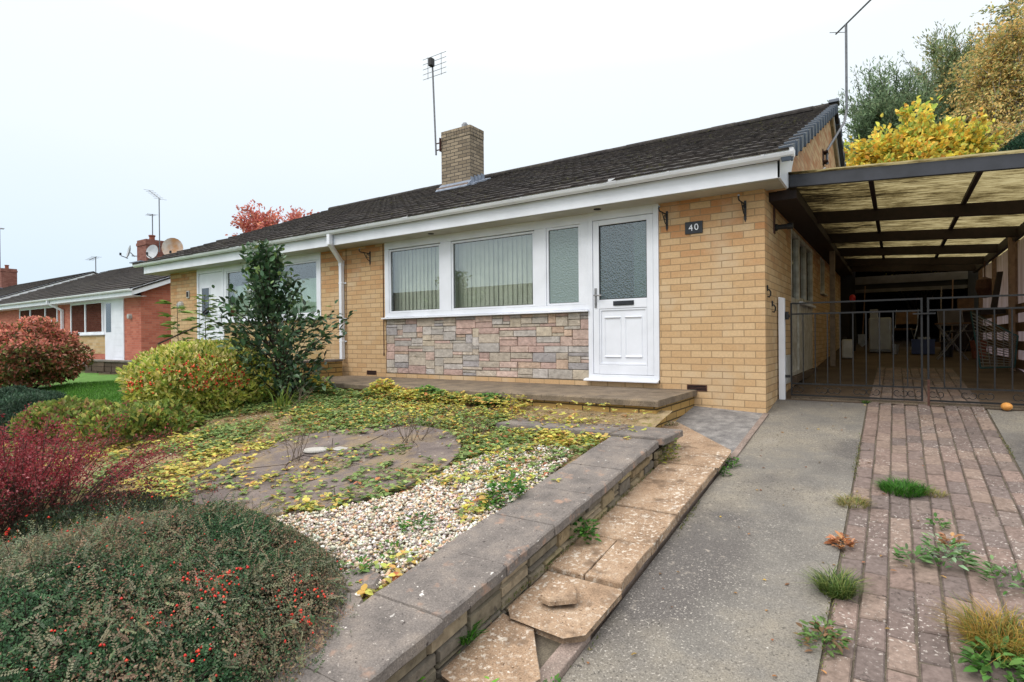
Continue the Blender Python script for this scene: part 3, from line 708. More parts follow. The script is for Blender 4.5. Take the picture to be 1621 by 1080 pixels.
# front door
def front_door(x0,x1,z0,z1,style,hand=1):
    yf = YW-.02
    mb = MB(); w = .062
    mb.box(x0,x0+w,yf,yf+.07,z0+.05,z1); mb.box(x1-w,x1,yf,yf+.07,z0+.05,z1); mb.box(x0+w,x1-w,yf,yf+.07,3.09,z1)
    mb.box(x0,x1,yf,yf+.07,z0,z0+.05)
    d = mb.build('door', M['white'], H, bevel=.003)
    a0,a1,b0,b1 = x0+w+.004,x1-w-.004,z0+.054,3.085
    m2 = MB()
    if style == 0:
        st = .078; zr0, zr1 = 2.005, 2.115
        m2.box(a0,a0+st,yf+.008,yf+.062,b0,b1); m2.box(a1-st,a1,yf+.008,yf+.062,b0,b1); m2.box(a0+st,a1-st,yf+.008,yf+.062,b1-.062,b1)
        m2.box(a0+st,a1-st,yf+.008,yf+.062,zr0,zr1); m2.box(a0+st,a1-st,yf+.008,yf+.062,b0,b0+.11)
        lf = m2.build('door_leaf', M['white'], d, bevel=.004)
        m2 = MB(); m2.box(a0+st-.01,a1-st+.01,yf+.03,yf+.04,zr1-.01,b1-.052); m2.build('door_glass', M['glass_obs_door'], d)
        m2 = MB(); frame_rect(m2,a0+st,a1-st,zr1,b1-.062,.009,yf+.02,yf+.0295); m2.build('gasket', M['gap'], d)
        m2 = MB(); m2.box(a0+st,a1-st,yf+.026,yf+.05,b0+.11,zr0)
        frame_rect(m2,a0+st+.004,a1-st-.004,b0+.114,zr0-.004,.018,yf+.014,yf+.028)
        xc = (a0+a1)/2
        for (p0,p1) in [(a0+st+.07,xc-.03),(xc+.03,a1-st-.07)]:
            for (q0,q1) in [(b0+.21,zr0-.11)]:
                m2.prism([(yf+.026,q1-.02),(yf+.008,q1+.002),(yf+.026,q1+.012)],'x',p0,p1)
                m2.prism([(yf+.026,q0-.012),(yf+.008,q0+.002),(yf+.026,q0+.022)],'x',p0,p1)
                m2.prism([(p0-.012,yf+.0262),(p0,yf+.018),(p0+.012,yf+.0262)],'z',q0,q1); m2.prism([(p1-.012,yf+.0262),(p1,yf+.018),(p1+.012,yf+.0262)],'z',q0,q1)
        m2.build('lower_panel', M['white'], d)
        m2 = MB(); xm = (a0+a1)/2; m2.box(xm-.115,xm+.145,yf-.002,yf+.008,2.038,2.092); m2.box(xm-.10,xm+.13,yf-.007,yf-.002,2.046,2.083); m2.build('letterbox', M['slate'], d)
        m2 = MB(); hx = a0+.035; m2.box(hx-.014,hx+.014,yf-.002,yf+.008,2.02,2.26); m2.tube([(hx,yf-.002,2.17),(hx,yf-.045,2.17),(hx+.10,yf-.05,2.165)],.009,8)
        m2.lathe([(.0,-.012),(.011,-.012),(.011,.0),(0,.0)],(hx,yf,2.07),8,axis='y'); m2.build('handle', M['galv'], d)
    else:
        m2.box(a0,a1,yf+.02,yf+.06,b0,b1)
        for z in (b0+.15,b0+.62): frame_rect(m2,a0+.12,a1-.12,z,z+.4,.02,yf+.01,yf+.021)
        m2.build('door_leaf', M['white'], d)
        m2 = MB(); m2.box(a0+.13,a0+.42,yf+.008,yf+.0195,2.2,2.78); m2.build('door_glass', M['glass_dark'], d)
        m2 = MB(); frame_rect(m2,a0+.11,a0+.44,2.18,2.80,.02,yf+.004,yf+.0195); m2.build('glass_trim', M['white'], d)
        m2 = MB(); m2.box(a1-.05,a1-.02,yf+.012,yf+.0195,2.02,2.22); m2.tube([(a1-.035,yf+.01,2.14),(a1-.035,yf-.03,2.14),(a1-.13,yf-.035,2.135)],.009,8); m2.build('handle', M['galv'], d)
    m2 = MB(); m2.prism([(yf-.06,z0-.03),(yf-.06,z0-.012),(yf-.001,z0+.004),(yf-.001,z0-.03)],'x',x0-.045,x1-.002); m2.build('threshold', M['white'], d, bevel=.003)
    return d
M['glass_obs_door'] = glass_mat('stippled_door_glass', (.74,.80,.80,1), .16, 46, (lin(100,120,126), .25), base=.12)
front_door(-3.160,-2.263,1.155,3.193,0)
front_door(-12.468,-11.422,1.155,3.193,1)
# side door + window
f = empty('side_window', (-1.13,9.4,1.1), None, None); f.parent = H; f.location = (-1.13+7.3, 9.4-YW, 1.1-.8)
mb = MB(); xo0, xo1 = -1.2, -1.125
frame_rect(mb,8.19,8.9,1.13,3.055,.055,xo0,xo1,'x'); frame_rect(mb,8.9,10.47,2.14,3.055,.055,xo0,xo1,'x'); mb.box(xo0,xo1,9.62,9.68,2.195,3.0)
mb.box(xo0,xo1,8.245,8.845,2.1,2.16)
mb.build('frame', M['white_old'], f, bevel=.003)
mb = MB(); mb.box(-1.17,-1.16,8.24,8.85,2.16,3.0); mb.box(-1.17,-1.16,8.95,9.62,2.19,3.0); mb.box(-1.17,-1.16,9.68,10.42,2.19,3.0); mb.build('pane', M['glass_dark'], f)
mb = MB(); mb.box(-1.18,-1.15,8.245,8.845,1.18,2.1); mb.build('door_panel', M['white_old'], f)
mb = MB(); mb.box(-1.2,-1.085,8.9,10.5,2.105,2.138); mb.build('sill', M['white'], f)
mb = MB(); mb.box(-1.2,-1.136,8.9,10.48,1.1,2.105); mb.build('peeling_panel', M['white_old'], f)
mb = MB(); mb.box(-1.2,-1.07,8.15,10.5,1.05,1.128); mb.build('step', M['floor'], f)
f = empty('side_window', (-1.13,12,2.4), None, None); f.parent = H; f.location = (-1.13+7.3, 12-YW, 2.4-.8)
mb = MB(); frame_rect(mb,11.63,12.29,2.43,3.07,.05,-1.2,-1.122,'x'); mb.build('frame', M['white_old'], f)
mb = MB(); mb.box(-1.17,-1.16,11.68,12.24,2.48,3.02); mb.build('pane', M['glass_dark'], f)
mb = MB(); mb.box(-1.2,-1.07,11.58,12.34,2.40,2.428); mb.build('sill', M['white_old'], f)

# --- eaves
mb = MB(); mb.box(-14.16,-.93,6.06,6.082,3.195,3.36); mb.build('fascia', M['white'], H)
mb = MB(); mb.box(-14.15,-.95,6.082,YW+.1,3.188,3.1945)
for x in (-2.75,-5.4): mb.lathe([(.0,0),(.045,0),(.045,-.006),(.03,-.006),(.03,-.003),(0,-.003)],(x-.2,6.22,3.188),14,1)
mb.build('soffit', [M['soffit'],M['gap']], H)
for (xa,xb) in [(-.95,-.928),(-14.16,-14.14)]:
    mb = MB(); mb.prism([(6.06,3.192),(6.56,3.192),(7.05,roofz(7.05)-.17),(7.05,roofz(7.05)-.02),(6.06,3.40)],'x',xa,xb); mb.build('box_end', M['white'], H)
for (xa,xb) in [(-.912,-.888),(-14.2,-14.18)]:
    mb = MB()
    for s in (0,1):
        ya, yb = (6.4,11.45) if s == 0 else (16.9,11.45)
        mb = MB(); mb.hexa([(xa,ya,roofz(ya)-.16),(xb,ya,roofz(ya)-.16),(xb,yb,roofz(yb)-.16),(xa,yb,roofz(yb)-.16),(xa,ya,roofz(ya)-.03),(xb,ya,roofz(ya)-.03),(xb,yb,roofz(yb)-.03),(xa,yb,roofz(yb)-.03)])
        mb.build('barge_board', M['white'], H)
mb = MB()
for s in (0,1):
    ya, yb = (6.42,11.45) if s == 0 else (16.9,11.45)
    for (xa,xb) in [(-.955,-.912),(-14.18,-13.65)]:
        mb = MB(); mb.hexa([(xa,ya,roofz(ya)-.15),(xb,ya,roofz(ya)-.15),(xb,yb,roofz(yb)-.15),(xa,yb,roofz(yb)-.15),(xa,ya,roofz(ya)-.13),(xb,ya,roofz(ya)-.13),(xb,yb,roofz(yb)-.13),(xa,yb,roofz(yb)-.13)])
        mb.build('gable_soffit', M['white_old'], H)

# --- roof: real courses of interlocking tiles
mb = MB(); TC = linA([(60,56,55),(55,51,51),(64,59,57),(53,50,50),(58,54,52)])
XL, XR = -14.40, -.83
nt_ = 41; wt = (XR-XL)/nt_; nc = 17; rs = math.hypot(5.47,5.47*.4095)/nc; ux = Vector((0,1,.4095)).normalized(); un = Vector((0,-.4095,1)).normalized()
for r in range(nc):
    for k in range(nt_):
        x0 = XL+k*wt+.0006; x1 = x0+wt-.0012; c = tuple(TC[random.randrange(5)]*random.uniform(.88,1.1))
        a = Vector((0,5.955,3.405))+ux*(r*rs-.01); b = Vector((0,5.955,3.405))+ux*((r+1)*rs+.05)
        j = random.uniform(-.004,.004); sk = random.uniform(-.004,.004)
        lo = a+un*(.034+j); hi = b+un*(.004+j)
        # low double-roll profile
        xs = [x0,x0+.05,x0+.13,x0+.17,x0+.24,x1]; hs = [.004,.006,0,.005,0,.002]
        top = [(x_,lo.y,lo.z+h_+sk) for x_,h_ in zip(xs,hs)]; bk = [(x_,hi.y,hi.z+h_) for x_,h_ in zip(xs,hs)]; fr = [(x_,lo.y+.004,lo.z-.022) for x_ in xs]
        mb.add(top+bk+fr, [(i,i+1,i+7,i+6) for i in range(5)]+[(12+i,13+i,1+i,i) for i in range(5)]+[(12,0,6),(17,11,5)], 0, c)
dk = tuple(TC[1]*.8)
mb.hexa([(XL+.02,5.98,3.36),(XR-.02,5.98,3.36),(XR-.02,11.45,5.6),(XL+.02,11.45,5.6),(XL+.02,5.98,3.40),(XR-.02,5.98,3.40),(XR-.02,11.45,5.64),(XL+.02,11.45,5.64)],0,dk)
mb.hexa([(XL,11.45,5.58),(XR,11.45,5.58),(XR,16.95,3.33),(XL,16.95,3.33),(XL,11.45,5.68),(XR,11.45,5.68),(XR,16.95,3.43),(XL,16.95,3.43)],0,dk)
rf = mb.build('roof', M['roof'], H, fixn=False)
mb = MB()
for k in range(31):
    x0 = XL+k*.44; x1 = min(x0+.445,XR+.01); c = tuple(TC[random.randrange(5)]*random.uniform(.9,1.15)); rr = .085+random.uniform(-.004,.004)
    pr = [(11.45+rr*1.25*math.cos(t),5.655+rr*math.sin(t)) for t in np.linspace(-.15,math.pi+.15,9)]
    mb.prism(pr,'x',x0,x1-.006,0,c)
mb.build('ridge_tiles', M['roof'], rf)
for s in (0,1):
    n = 17 if s == 0 else 16
    for k in range(n):
        mb = MB(); sg = 1 if s == 0 else -1
        ya = 11.45 - sg*(5.47 - k*5.47/17 + .01); yb = 11.45 - sg*(5.47-(k+1)*5.47/17)
        za, zb = roofz(ya), roofz(yb)
        q = .035
        mb.hexa([(-.90,ya,za-.10),(-.815,ya,za-.10),(-.82,yb,zb-.10),(-.90,yb,zb-.10),(-.93,ya,za+.052),(-.815,ya,za+.056),(-.82,yb,zb+.025),(-.93,yb,zb+.02)])
        mb.bar((-.812,ya+sg*.02,za-.10),(-.812,ya+sg*.02,za+.05),.02,.02)
        mb.build('verge_cap', M['capblue'], rf, bevel=.006)
mb = MB(); mb.prism([(11.32,5.70),(11.58,5.70),(11.53,5.77),(11.37,5.77)],'x',-.96,-.80); mb.build('ridge_end_cap', M['capblue'], rf, bevel=.01)
# gutter
mb = MB(); pr = []
for t in np.linspace(math.pi,2*math.pi,9): pr.append((6.0+.058*math.cos(t),3.425+.075*math.sin(t)))
pr += [(6.062,3.432),(6.054,3.432)]
for t in np.linspace(2*math.pi,math.pi,9): pr.append((6.0+.05*math.cos(t),3.428+.066*math.sin(t)))
pr += [(5.948,3.436),(5.936,3.434)]
mb.prism(pr,'x',-14.43,-.80)
for xe in (-.80,-14.43): mb.prism([(6.0+.06*math.cos(t),3.43+.08*math.sin(t)) for t in np.linspace(math.pi,2*math.pi,9)],'x',xe-.004,xe+.006)
for k in range(15):
    x = -14.1+k*.93; mb.prism([(6.0+.064*math.cos(t),3.432+.083*math.sin(t)) for t in np.linspace(math.pi,2*math.pi,9)],'x',x,x+.028)
for x in (-5.9,-2.7,-10.2): mb.prism([(6.0+.066*math.cos(t),3.434+.086*math.sin(t)) for t in np.linspace(math.pi,2*math.pi,9)],'x',x,x+.11)
mb.build('gutter', M['white'], H)
# downpipe
mb = MB(); DX = -7.735
mb.bar((-7.585,6.0,3.38),(-7.585,6.0,3.19),.07,.07); mb.bar((-7.585,6.0,3.215),(DX+.005,6.355,2.955),.062,.062); mb.bar((DX,6.355,2.985),(DX,6.355,1.33),.066,.062)
mb.box(DX-.037,DX+.037,6.318,6.392,2.90,2.99)
for z in (2.6,1.62,2.0): mb.box(DX-.04,DX+.04,6.32,6.395,z,z+.022); mb.box(DX+.04,DX+.075,6.38,6.398,z,z+.022)
mb.build('downpipe', M['white'], H, bevel=.006)
mb = MB(); mb.box(DX+.062,DX+.075,6.3985,6.4045,1.25,3.18); mb.box(-6.785,-6.772,6.392,6.40,1.42,3.18); mb.tube([(-6.778,6.395,1.45),(-6.775,6.39,1.41),(-6.77,6.385,1.40)],.009,6)
mb.build('cable', M['rust'], H)
for (x,z) in [(-1.84,1.085),(-7.07,1.12)]:
    mb = MB(); frame_rect(mb,x-.11,x+.11,z-.034,z+.034,.01,6.393,6.404); mb.box(x-.1,x+.1,6.399,6.402,z-.024,z+.024,1)
    for k in range(2): mb.box(x-.1,x+.1,6.394,6.3985,z-.012+k*.016,z-.006+k*.016)
    mb.build('air_vent', [M['rust'],M['gap']], H)
# chimney
ch = empty('chimney', (-8.03,9.98,5.0), None, None); ch.parent = rf; ch.location = (0,0,0)
def chb(mb,x0,x1,y0,y1,z0,z1): mb.box(x0,x1,y0,y1,z0,z1)
mb = MB(); chb(mb,-8.44,-7.62,9.75,10.24,4.6,6.09); mb.build('stack', M['brick_ch'], ch)
mb = MB()
for k in range(11):
    x = -8.44+k*.0747; mb.box(x+.003,x+.0717,9.742+random.uniform(-.003,.003),10.24,6.09,6.29)
for k in range(6):
    y = 9.76+k*.0805; mb.box(-7.66,-7.612+random.uniform(-.003,.003),y,y+.073,6.09,6.29)
mb.box(-8.43,-7.63,9.76,10.23,6.09,6.275)
mb.build('soldier_course', M['brick_ch'], ch)
mb = MB(); mb.lathe([(.07,0),(.075,.02),(.075,.18),(.05,.2),(.05,.215)],(-8.0,10.05,6.28),14); mb.build('flue_terminal', M['galv'], ch, smooth=False)
mb = MB(); rz = lambda y: roofz(y)+.05
mb.hexa([(-8.46,9.56,rz(9.56)-.02),(-7.58,9.56,rz(9.56)-.02),(-7.58,9.75,rz(9.75)-.02),(-8.46,9.75,rz(9.75)-.02),(-8.46,9.56,rz(9.56)),(-7.58,9.56,rz(9.56)),(-7.58,9.745,rz(9.745)+.09),(-8.46,9.745,rz(9.745)+.09)])
for k in range(4):
    y = 9.75+k*.12; mb.box(-7.618,-7.606,y,y+.13,rz(y)-.05,rz(y)+.16)
mb.hexa([(-7.62,9.7,rz(9.7)-.03),(-7.48,9.7,rz(9.7)-.03),(-7.48,10.3,rz(10.3)-.03),(-7.62,10.3,rz(10.3)-.03),(-7.62,9.7,rz(9.7)+.012),(-7.48,9.7,rz(9.7)+.008),(-7.48,10.3,rz(10.3)+.008),(-7.62,10.3,rz(10.3)+.012)])
mb.build('flashing', M['lead'], ch)
mb = MB(); mb.box(-8.46,-7.585,9.6,9.742,rz(9.6)+.01,rz(9.6)+.055); mb.build('mortar_fillet', M['kerb'], ch)

# things fixed to the house
def bracket(x,label,fl=1):
    b = empty('hanging_basket_bracket', (x,YW,3.0), label, 'bracket', 'black brackets under the eaves')
    mb = MB(); mb.box(x-.012,x+.012,YW-.008,YW-.0005,2.90,3.09); mb.prism([(x-.014,2.9),(x+.014,2.9),(x,2.86)],'y',YW-.008,YW-.0005); mb.build('backplate', M['black'], b)
    mb = MB(); mb.tube([(x,YW-.008,3.05),(x-.01,YW-.10,3.055),(x-.02,YW-.19,3.06),(x-.022,YW-.215,3.085),(x-.022,YW-.20,3.105)],.008,6)
    mb.tube([(x,YW-.008,2.93),(x-.006,YW-.05,2.95),(x-.01,YW-.085,3.0),(x-.012,YW-.12,3.05)],.006,6)
    t = [(x-.008,YW-.045+.026*math.cos(a),3.012+.026*math.sin(a)) for a in np.linspace(0,5.2,10)]; mb.tube(t,.005,5); mb.build('arm', M['black'], b)
    mb = MB(); mb.lathe([(0,-.013),(.012,-.006),(.012,.006),(0,.013)],(x-.022,YW-.2,3.11),8); mb.build('finial', M['galv'], b)
bracket(-2.165,'black scroll bracket immediately right of the front door'); bracket(-1.32,'black scroll bracket near the house corner, above the number plaque'); bracket(-7.08,'black scroll bracket on the brick pier left of the wide window')
s = empty('house_number_sign', (-1.86,YW,2.86), 'dark slate house number plaque reading 40 on the buff brick pier', 'house number')
mb = MB(); mb.box(-1.957,-1.763,YW-.014,YW-.0005,2.80,2.935); mb.build('plaque', M['slate'], s, bevel=.004)
cu = bpy.data.curves.new('number', 'FONT'); cu.body = '40'; cu.size = .10; cu.extrude = .002; cu.align_x = 'CENTER'; cu.align_y = 'CENTER'; cu.space_character = 1.25; cu.offset = 0.0
tmp = bpy.data.objects.new('tmp', cu); COL.objects.link(tmp); bpy.context.view_layer.update()
me = bpy.data.meshes.new_from_object(tmp.evaluated_get(bpy.context.evaluated_depsgraph_get())); bpy.data.objects.remove(tmp)
no = bpy.data.objects.new('number', me); COL.objects.link(no); no.parent = s; no.rotation_euler = (R(90), R(-4), 0); no.location = (0.0,-.0165,.005); me.materials.clear(); me.materials.append(M['white'])
# side lamp, hooks, meter box
l = empty('wall_lamp', (-1.13,6.95,2.85), 'small black wall lamp on rusty backplate round the corner of the house', 'wall lamp')
mb = MB(); mb.box(-1.129,-1.118,6.90,6.97,2.80,3.12); mb.build('backplate', M['rust'], l)
mb = MB(); mb.lathe([(.0,0),(.04,0),(.04,.02),(.028,.03),(.028,.12),(.035,.125),(.035,.18),(0,.18)],(-1.118,6.96,2.87),12,axis='x'); mb.build('lamp_head', M['black'], l)
for (y,z,l_) in [(6.50,2.10,'upper black iron hook on the house corner'),(6.78,1.95,'lower black iron hook on the house corner')]:
    mb = MB(); mb.tube([(-1.129,y,z+.045),(-1.11,y,z+.045),(-1.095,y+.01,z+.02),(-1.098,y+.015,z-.015),(-1.11,y+.01,z-.035),(-1.122,y,z-.028)],.008,6); mb.box(-1.129,-1.119,y-.02,y+.02,z+.03,z+.09)
    tag(mb.build('wall_hook', M['black']), l_, 'hook', 'iron hooks on the house corner')
mb = MB(); mb.box(-1.129,-1.09,7.5,7.8,1.08,1.42); mb.box(-1.09,-1.085,7.52,7.78,1.1,1.4); tag(mb.build('meter_box', M['plastic_white'], bevel=.005), 'small white meter box low on the side wall behind the gate post', 'meter box')
# bell and bulkhead on the left-hand house
mb = MB(); mb.box(-12.90,-12.80,6.375,6.399,2.60,2.76); mb.box(-12.88,-12.82,6.36,6.375,2.63,2.74,1); tag(mb.build('door_bell', [M['plastic_white'],M['black']], bevel=.004), 'small black and white box beside the far left door', 'doorbell')
mb = MB(); mb.lathe([(.0,-.10),(.05,-.09),(.08,-.05),(.085,0),(0,0)],(-13.15,6.399,2.46),12,axis='y'); tag(mb.build('bulkhead_light', M['plastic_white']), 'round white outside light on the far left brick pier', 'light')
# patio step
ps = empty('patio_step', (-4.5,5.8,.9), 'long grey concrete patio step on buff bricks below the front door', 'step')
mb = MB(); pts = [(-1.84,5.13),(-1.84,6.398),(-7.62,6.398),(-7.62,5.17)]
n = 40; fr = [(-1.84-(5.78)*i/n, 5.15+random.uniform(-.006,.006)) for i in range(n+1)]
poly = fr + [(-7.62,6.397),(-1.84,6.397)]; nn = len(poly)
ins = [(x+(0 if y>6 else 0), y+(.012 if y<6 else 0)) for x,y in poly]
mb.add([(x,y,1.062) for x,y in ins]+[(x,y,1.05) for x,y in poly]+[(x,y,1.0) for x,y in poly], [tuple(range(nn))]+[(nn+i,nn+(i+1)%nn,(i+1)%nn,i) for i in range(nn)]+[(2*nn+i,2*nn+(i+1)%nn,nn+(i+1)%nn,nn+i) for i in range(nn)])
mb.build('slab_top', M['patio_top'], ps)
mb = MB(); mb.box(-7.6,-1.87,5.19,6.398,.6,1.0); mb.build('brick_riser', M['brick_patio'], ps)
dw = empty('divider_wall', (-7.8,6,1.0), 'low brick divider wall with dark coping at the foot of the downpipe', 'low wall')
mb = MB(); mb.box(-7.92,-7.68,5.55,6.31,.8,1.30); mb.build('brickwork', M['brick_patio'], dw)
mb = MB(); mb.box(-7.94,-7.66,5.52,6.312,1.30,1.335); mb.build('coping', M['coping'], dw, bevel=.006)
# blinds and curtain behind the glass
def blind(x0,x1,label):
    b = empty('vertical_blind', ((x0+x1)/2,6.56,2.0), label, 'blind', 'vertical blinds in the wide window')
    mb = MB(); n = int((x1-x0)/.078)
    for k in range(n):
        x = x0+(k+.5)*(x1-x0)/n; a = -.20+random.uniform(-.08,.08); dx, dy = .046*math.cos(a), .043*math.sin(a)
        mb.hexa([(x-dx,6.56-dy,2.03),(x+dx,6.56+dy,2.03),(x+dx,6.5615+dy,2.03),(x-dx,6.5615-dy,2.03),(x-dx,6.56-dy,3.1),(x+dx,6.56+dy,3.1),(x+dx,6.5615+dy,3.1),(x-dx,6.5615-dy,3.1)])
    mb.build('slats', M['blind'], b)
    mb = MB(); mb.box(x0,x1,6.53,6.59,3.1,3.125); mb.build('head_rail', M['white'], b)
blind(-6.7,-5.5,'cream vertical blind behind the left pane of the wide window'); blind(-5.45,-3.85,'cream vertical blind behind the large middle pane of the wide window')
mb = MB(); V = [];
for k in range(25):
    x = -2.62+k*.0125; V.append((x,6.53+.018*math.sin(k*1.3)))
mb.add([(x,y,1.3) for x,y in V]+[(x,y,3.08) for x,y in V], [(i,i+1,26+i,25+i) for i in range(24)]); tag(mb.build('door_curtain', M['curtain'], fixn=False), 'pale green curtain edge behind the front door glass', 'curtain')
mb = MB(); V = [(-3.78+k*.011,6.52+.012*math.sin(k*.9)) for k in range(48)]
mb.add([(x,y,2.0) for x,y in V]+[(x,y,3.1) for x,y in V], [(i,i+1,49+i,48+i) for i in range(47)]); tag(mb.build('net_curtain', M['curtain'], fixn=False), 'pale curtain behind the obscured pane beside the front door', 'curtain')
mb = MB(); V = [(-11.3+k*.03,6.55+.012*math.sin(k*.9)) for k in range(98)]
mb.add([(x,y,2.0) for x,y in V]+[(x,y,2.78) for x,y in V], [(i,i+1,99+i,98+i) for i in range(97)]); tag(mb.build('roller_blind', M['curtain'], fixn=False), 'pale blind behind the left neighbour window, seen past the dark shrub', 'blind')

# ------------------------------------------------------------------ aerials
def aerial(loc, h, boom, elems, label, crank=None, r=.018, L=.3, box=False, fixw=None):
    a = empty('tv_aerial', loc, label, 'tv aerial', 'aerials on the roofs'); x,y,z = loc
    mb = MB(); mb.tube(crank or [(x,y,z),(x,y,z+h)], r, 8); mb.build('mast', M['aerial'], a)
    top = Vector((crank[-1] if crank else (x,y,z+h)))
    d = Vector(boom).normalized(); bl = Vector(boom).length; sd = d.cross(Vector((0,0,1))).normalized()
    mb = MB(); mb.tube([top-d*bl*.12, top+d*bl*.88], r*.7, 6); mb.build('boom', M['aerial'], a)
    mb = MB()
    for k in range(elems):
        c = top - d*bl*.1 + d*bl*.96*k/max(1,elems-1); mb.tube([c-sd*L*(1 if k else 1.2)*.5, c+sd*L*(1 if k else 1.2)*.5], r*.28, 5)
    mb.build('elements', M['aerial'], a)
    return a, top
a = empty('tv_aerial', (-8.62,9.75,5.9), 'grid aerial with stacked rods on the mast strapped to the buff chimney', 'tv aerial', 'aerials on the roofs')
mb = MB(); mb.tube([(-8.57,9.72,5.80),(-8.66,9.72,8.0)],.02,8); mb.build('mast', M['aerial'], a)
mb = MB(); mb.box(-8.70,-8.60,9.62,9.74,7.8,7.98); mb.build('junction_box', M['black'], a, bevel=.015)
mb = MB()
for k in range(5): mb.tube([(-9.0,9.78,7.62+k*.115),(-8.3,9.78,7.62+k*.115)],.006,5)
for x in (-8.85,-8.45): mb.tube([(x,9.785,7.6),(x,9.785,8.1)],.006,5)
mb.build('elements', M['aerial'], a)
mb = MB(); mb.box(-8.6,-8.43,9.73,9.75,6.05,6.07); mb.box(-8.6,-8.43,9.73,9.75,5.90,5.92); mb.box(-8.46,-8.44,9.70,9.82,5.86,6.16); mb.build('bracket', M['rust'], a)
aerial((-.93,10.35,4.4),0,(1.4,-2.2,.0),3,'tall cranked aerial mast on the right gable, boom pointing out of the picture',crank=[(-.90,10.35,4.38),(-.90,10.35,4.60),(-.69,10.9,5.18),(-.665,11.0,5.4),(-.665,11.0,6.83)],r=.02,L=.22)
mb = MB(); mb.box(-.954,-.88,10.26,10.44,4.41,4.43); mb.box(-.954,-.88,10.26,10.44,4.56,4.58); mb.box(-.9545,-.945,10.24,10.46,4.38,4.61); tag(mb.build('mast_bracket', M['rust']), 'rusty wall bracket holding the cranked aerial mast on the gable', 'bracket')
mb = MB(); mb.tube([(-.945,10.2,4.27),(-.93,10.33,4.33),(-.92,10.45,4.27)],.013,6); tag(mb.build('aerial_cable', M['plastic_white']), 'white cable loop on the right gable above the carport', 'cable')

# ------------------------------------------------------------------ carport
cp = empty('carport', (.2,9.5,.95), 'dark timber carport with yellowed corrugated roof beside the bungalow', 'carport')
XC0, XC1 = -.92, 1.46
def ct(x): return 3.335 - .0637*(x+.92)      # top line of the beams
def beam(y0,y1,h,mat,x0=XC0,x1=XC1,dz=0):
    mb = MB(); mb.hexa([(x0,y0,ct(x0)-h+dz),(x1,y0,ct(x1)-h+dz),(x1,y1,ct(x1)-h+dz),(x0,y1,ct(x0)-h+dz),(x0,y0,ct(x0)+dz),(x1,y0,ct(x1)+dz),(x1,y1,ct(x1)+dz),(x0,y1,ct(x0)+dz)])
    return mb.build('beam', mat, cp, bevel=.004)
beam(6.58,6.63,.128,M['wood_grey'],x1=2.6,dz=.004)
for y in (8.62,10.55,12.4,14.2,15.6): beam(y-.03,y+.03,.15,M['wood_dark'],dz=-.03)
for x in (-.21,.67):
    mb = MB(); mb.box(x-.022,x+.022,6.63,16,ct(x)-.045,ct(x)-.004); mb.build('purlin', M['wood_dark'], cp)
mb = MB(); mb.box(-1.128,-.86,6.64,16,3.10,3.19); mb.build('wall_plate', M['wood_dark'], cp)
mb = MB(); mb.box(-1.05,-.925,6.64,16,3.19,3.33); mb.build('wall_plate', M['wood_dark'], cp)
mb = MB(); mb.box(1.40,1.46,6.64,16,3.0,3.13); mb.build('wall_plate', M['wood_dark'], cp)
ys = np.arange(6.55,16.0,.0095); xs = np.array([-.96,-.4,.2,.8,1.6,2.62]); X,Y = np.meshgrid(xs,ys)
Z = 3.352-.0637*(X+.92)+.009*np.sin(Y*2*math.pi/.076)
I = np.arange(len(xs)*len(ys)).reshape(len(ys),len(xs)); F = np.stack([I[:-1,:-1].ravel(),I[:-1,1:].ravel(),I[1:,1:].ravel(),I[1:,:-1].ravel()],1)
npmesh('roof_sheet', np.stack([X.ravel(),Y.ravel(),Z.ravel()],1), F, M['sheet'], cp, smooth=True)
mb = MB(); mb.box(-.945,-.865,11.16,11.24,1.1,3.2); mb.build('post', M['post'], cp, bevel=.005)
mb = MB(); mb.box(1.36,1.43,10.9,10.98,1.05,3.1); mb.build('post', M['fence_post'], cp, bevel=.005)
# garage at the back
ga = empty('garage', (.2,17,1.3), 'dark open garage behind the carport with grey boarded lintel', 'garage')
mb = MB(); mb.box(-1.13,-.82,16.1,16.2,1.2,3.4); mb.box(1.32,1.7,16.1,16.2,1.2,3.4); mb.box(-1.13,-1.05,16.2,20,1.2,3.4); mb.box(1.6,1.7,16.2,20,1.2,3.4); mb.box(-1.13,1.7,20,20.1,1.2,3.4); mb.box(-1.13,1.7,16.1,20.1,3.4,3.5)
mb.build('wall', M['garage_dark'], ga)
mb = MB(); mb.box(-.82,1.32,16.08,16.2,2.88,3.06); mb.build('lintel', M['lintel'], ga)
mb = MB(); mb.box(-.82,1.32,16.12,16.2,2.68,2.76); mb.build('door_rail', M['lintel'], ga)
mb = MB(); mb.box(-.82,1.32,16.14,16.18,2.76,2.88); mb.build('fixed_panel', M['garage_dark'], ga)
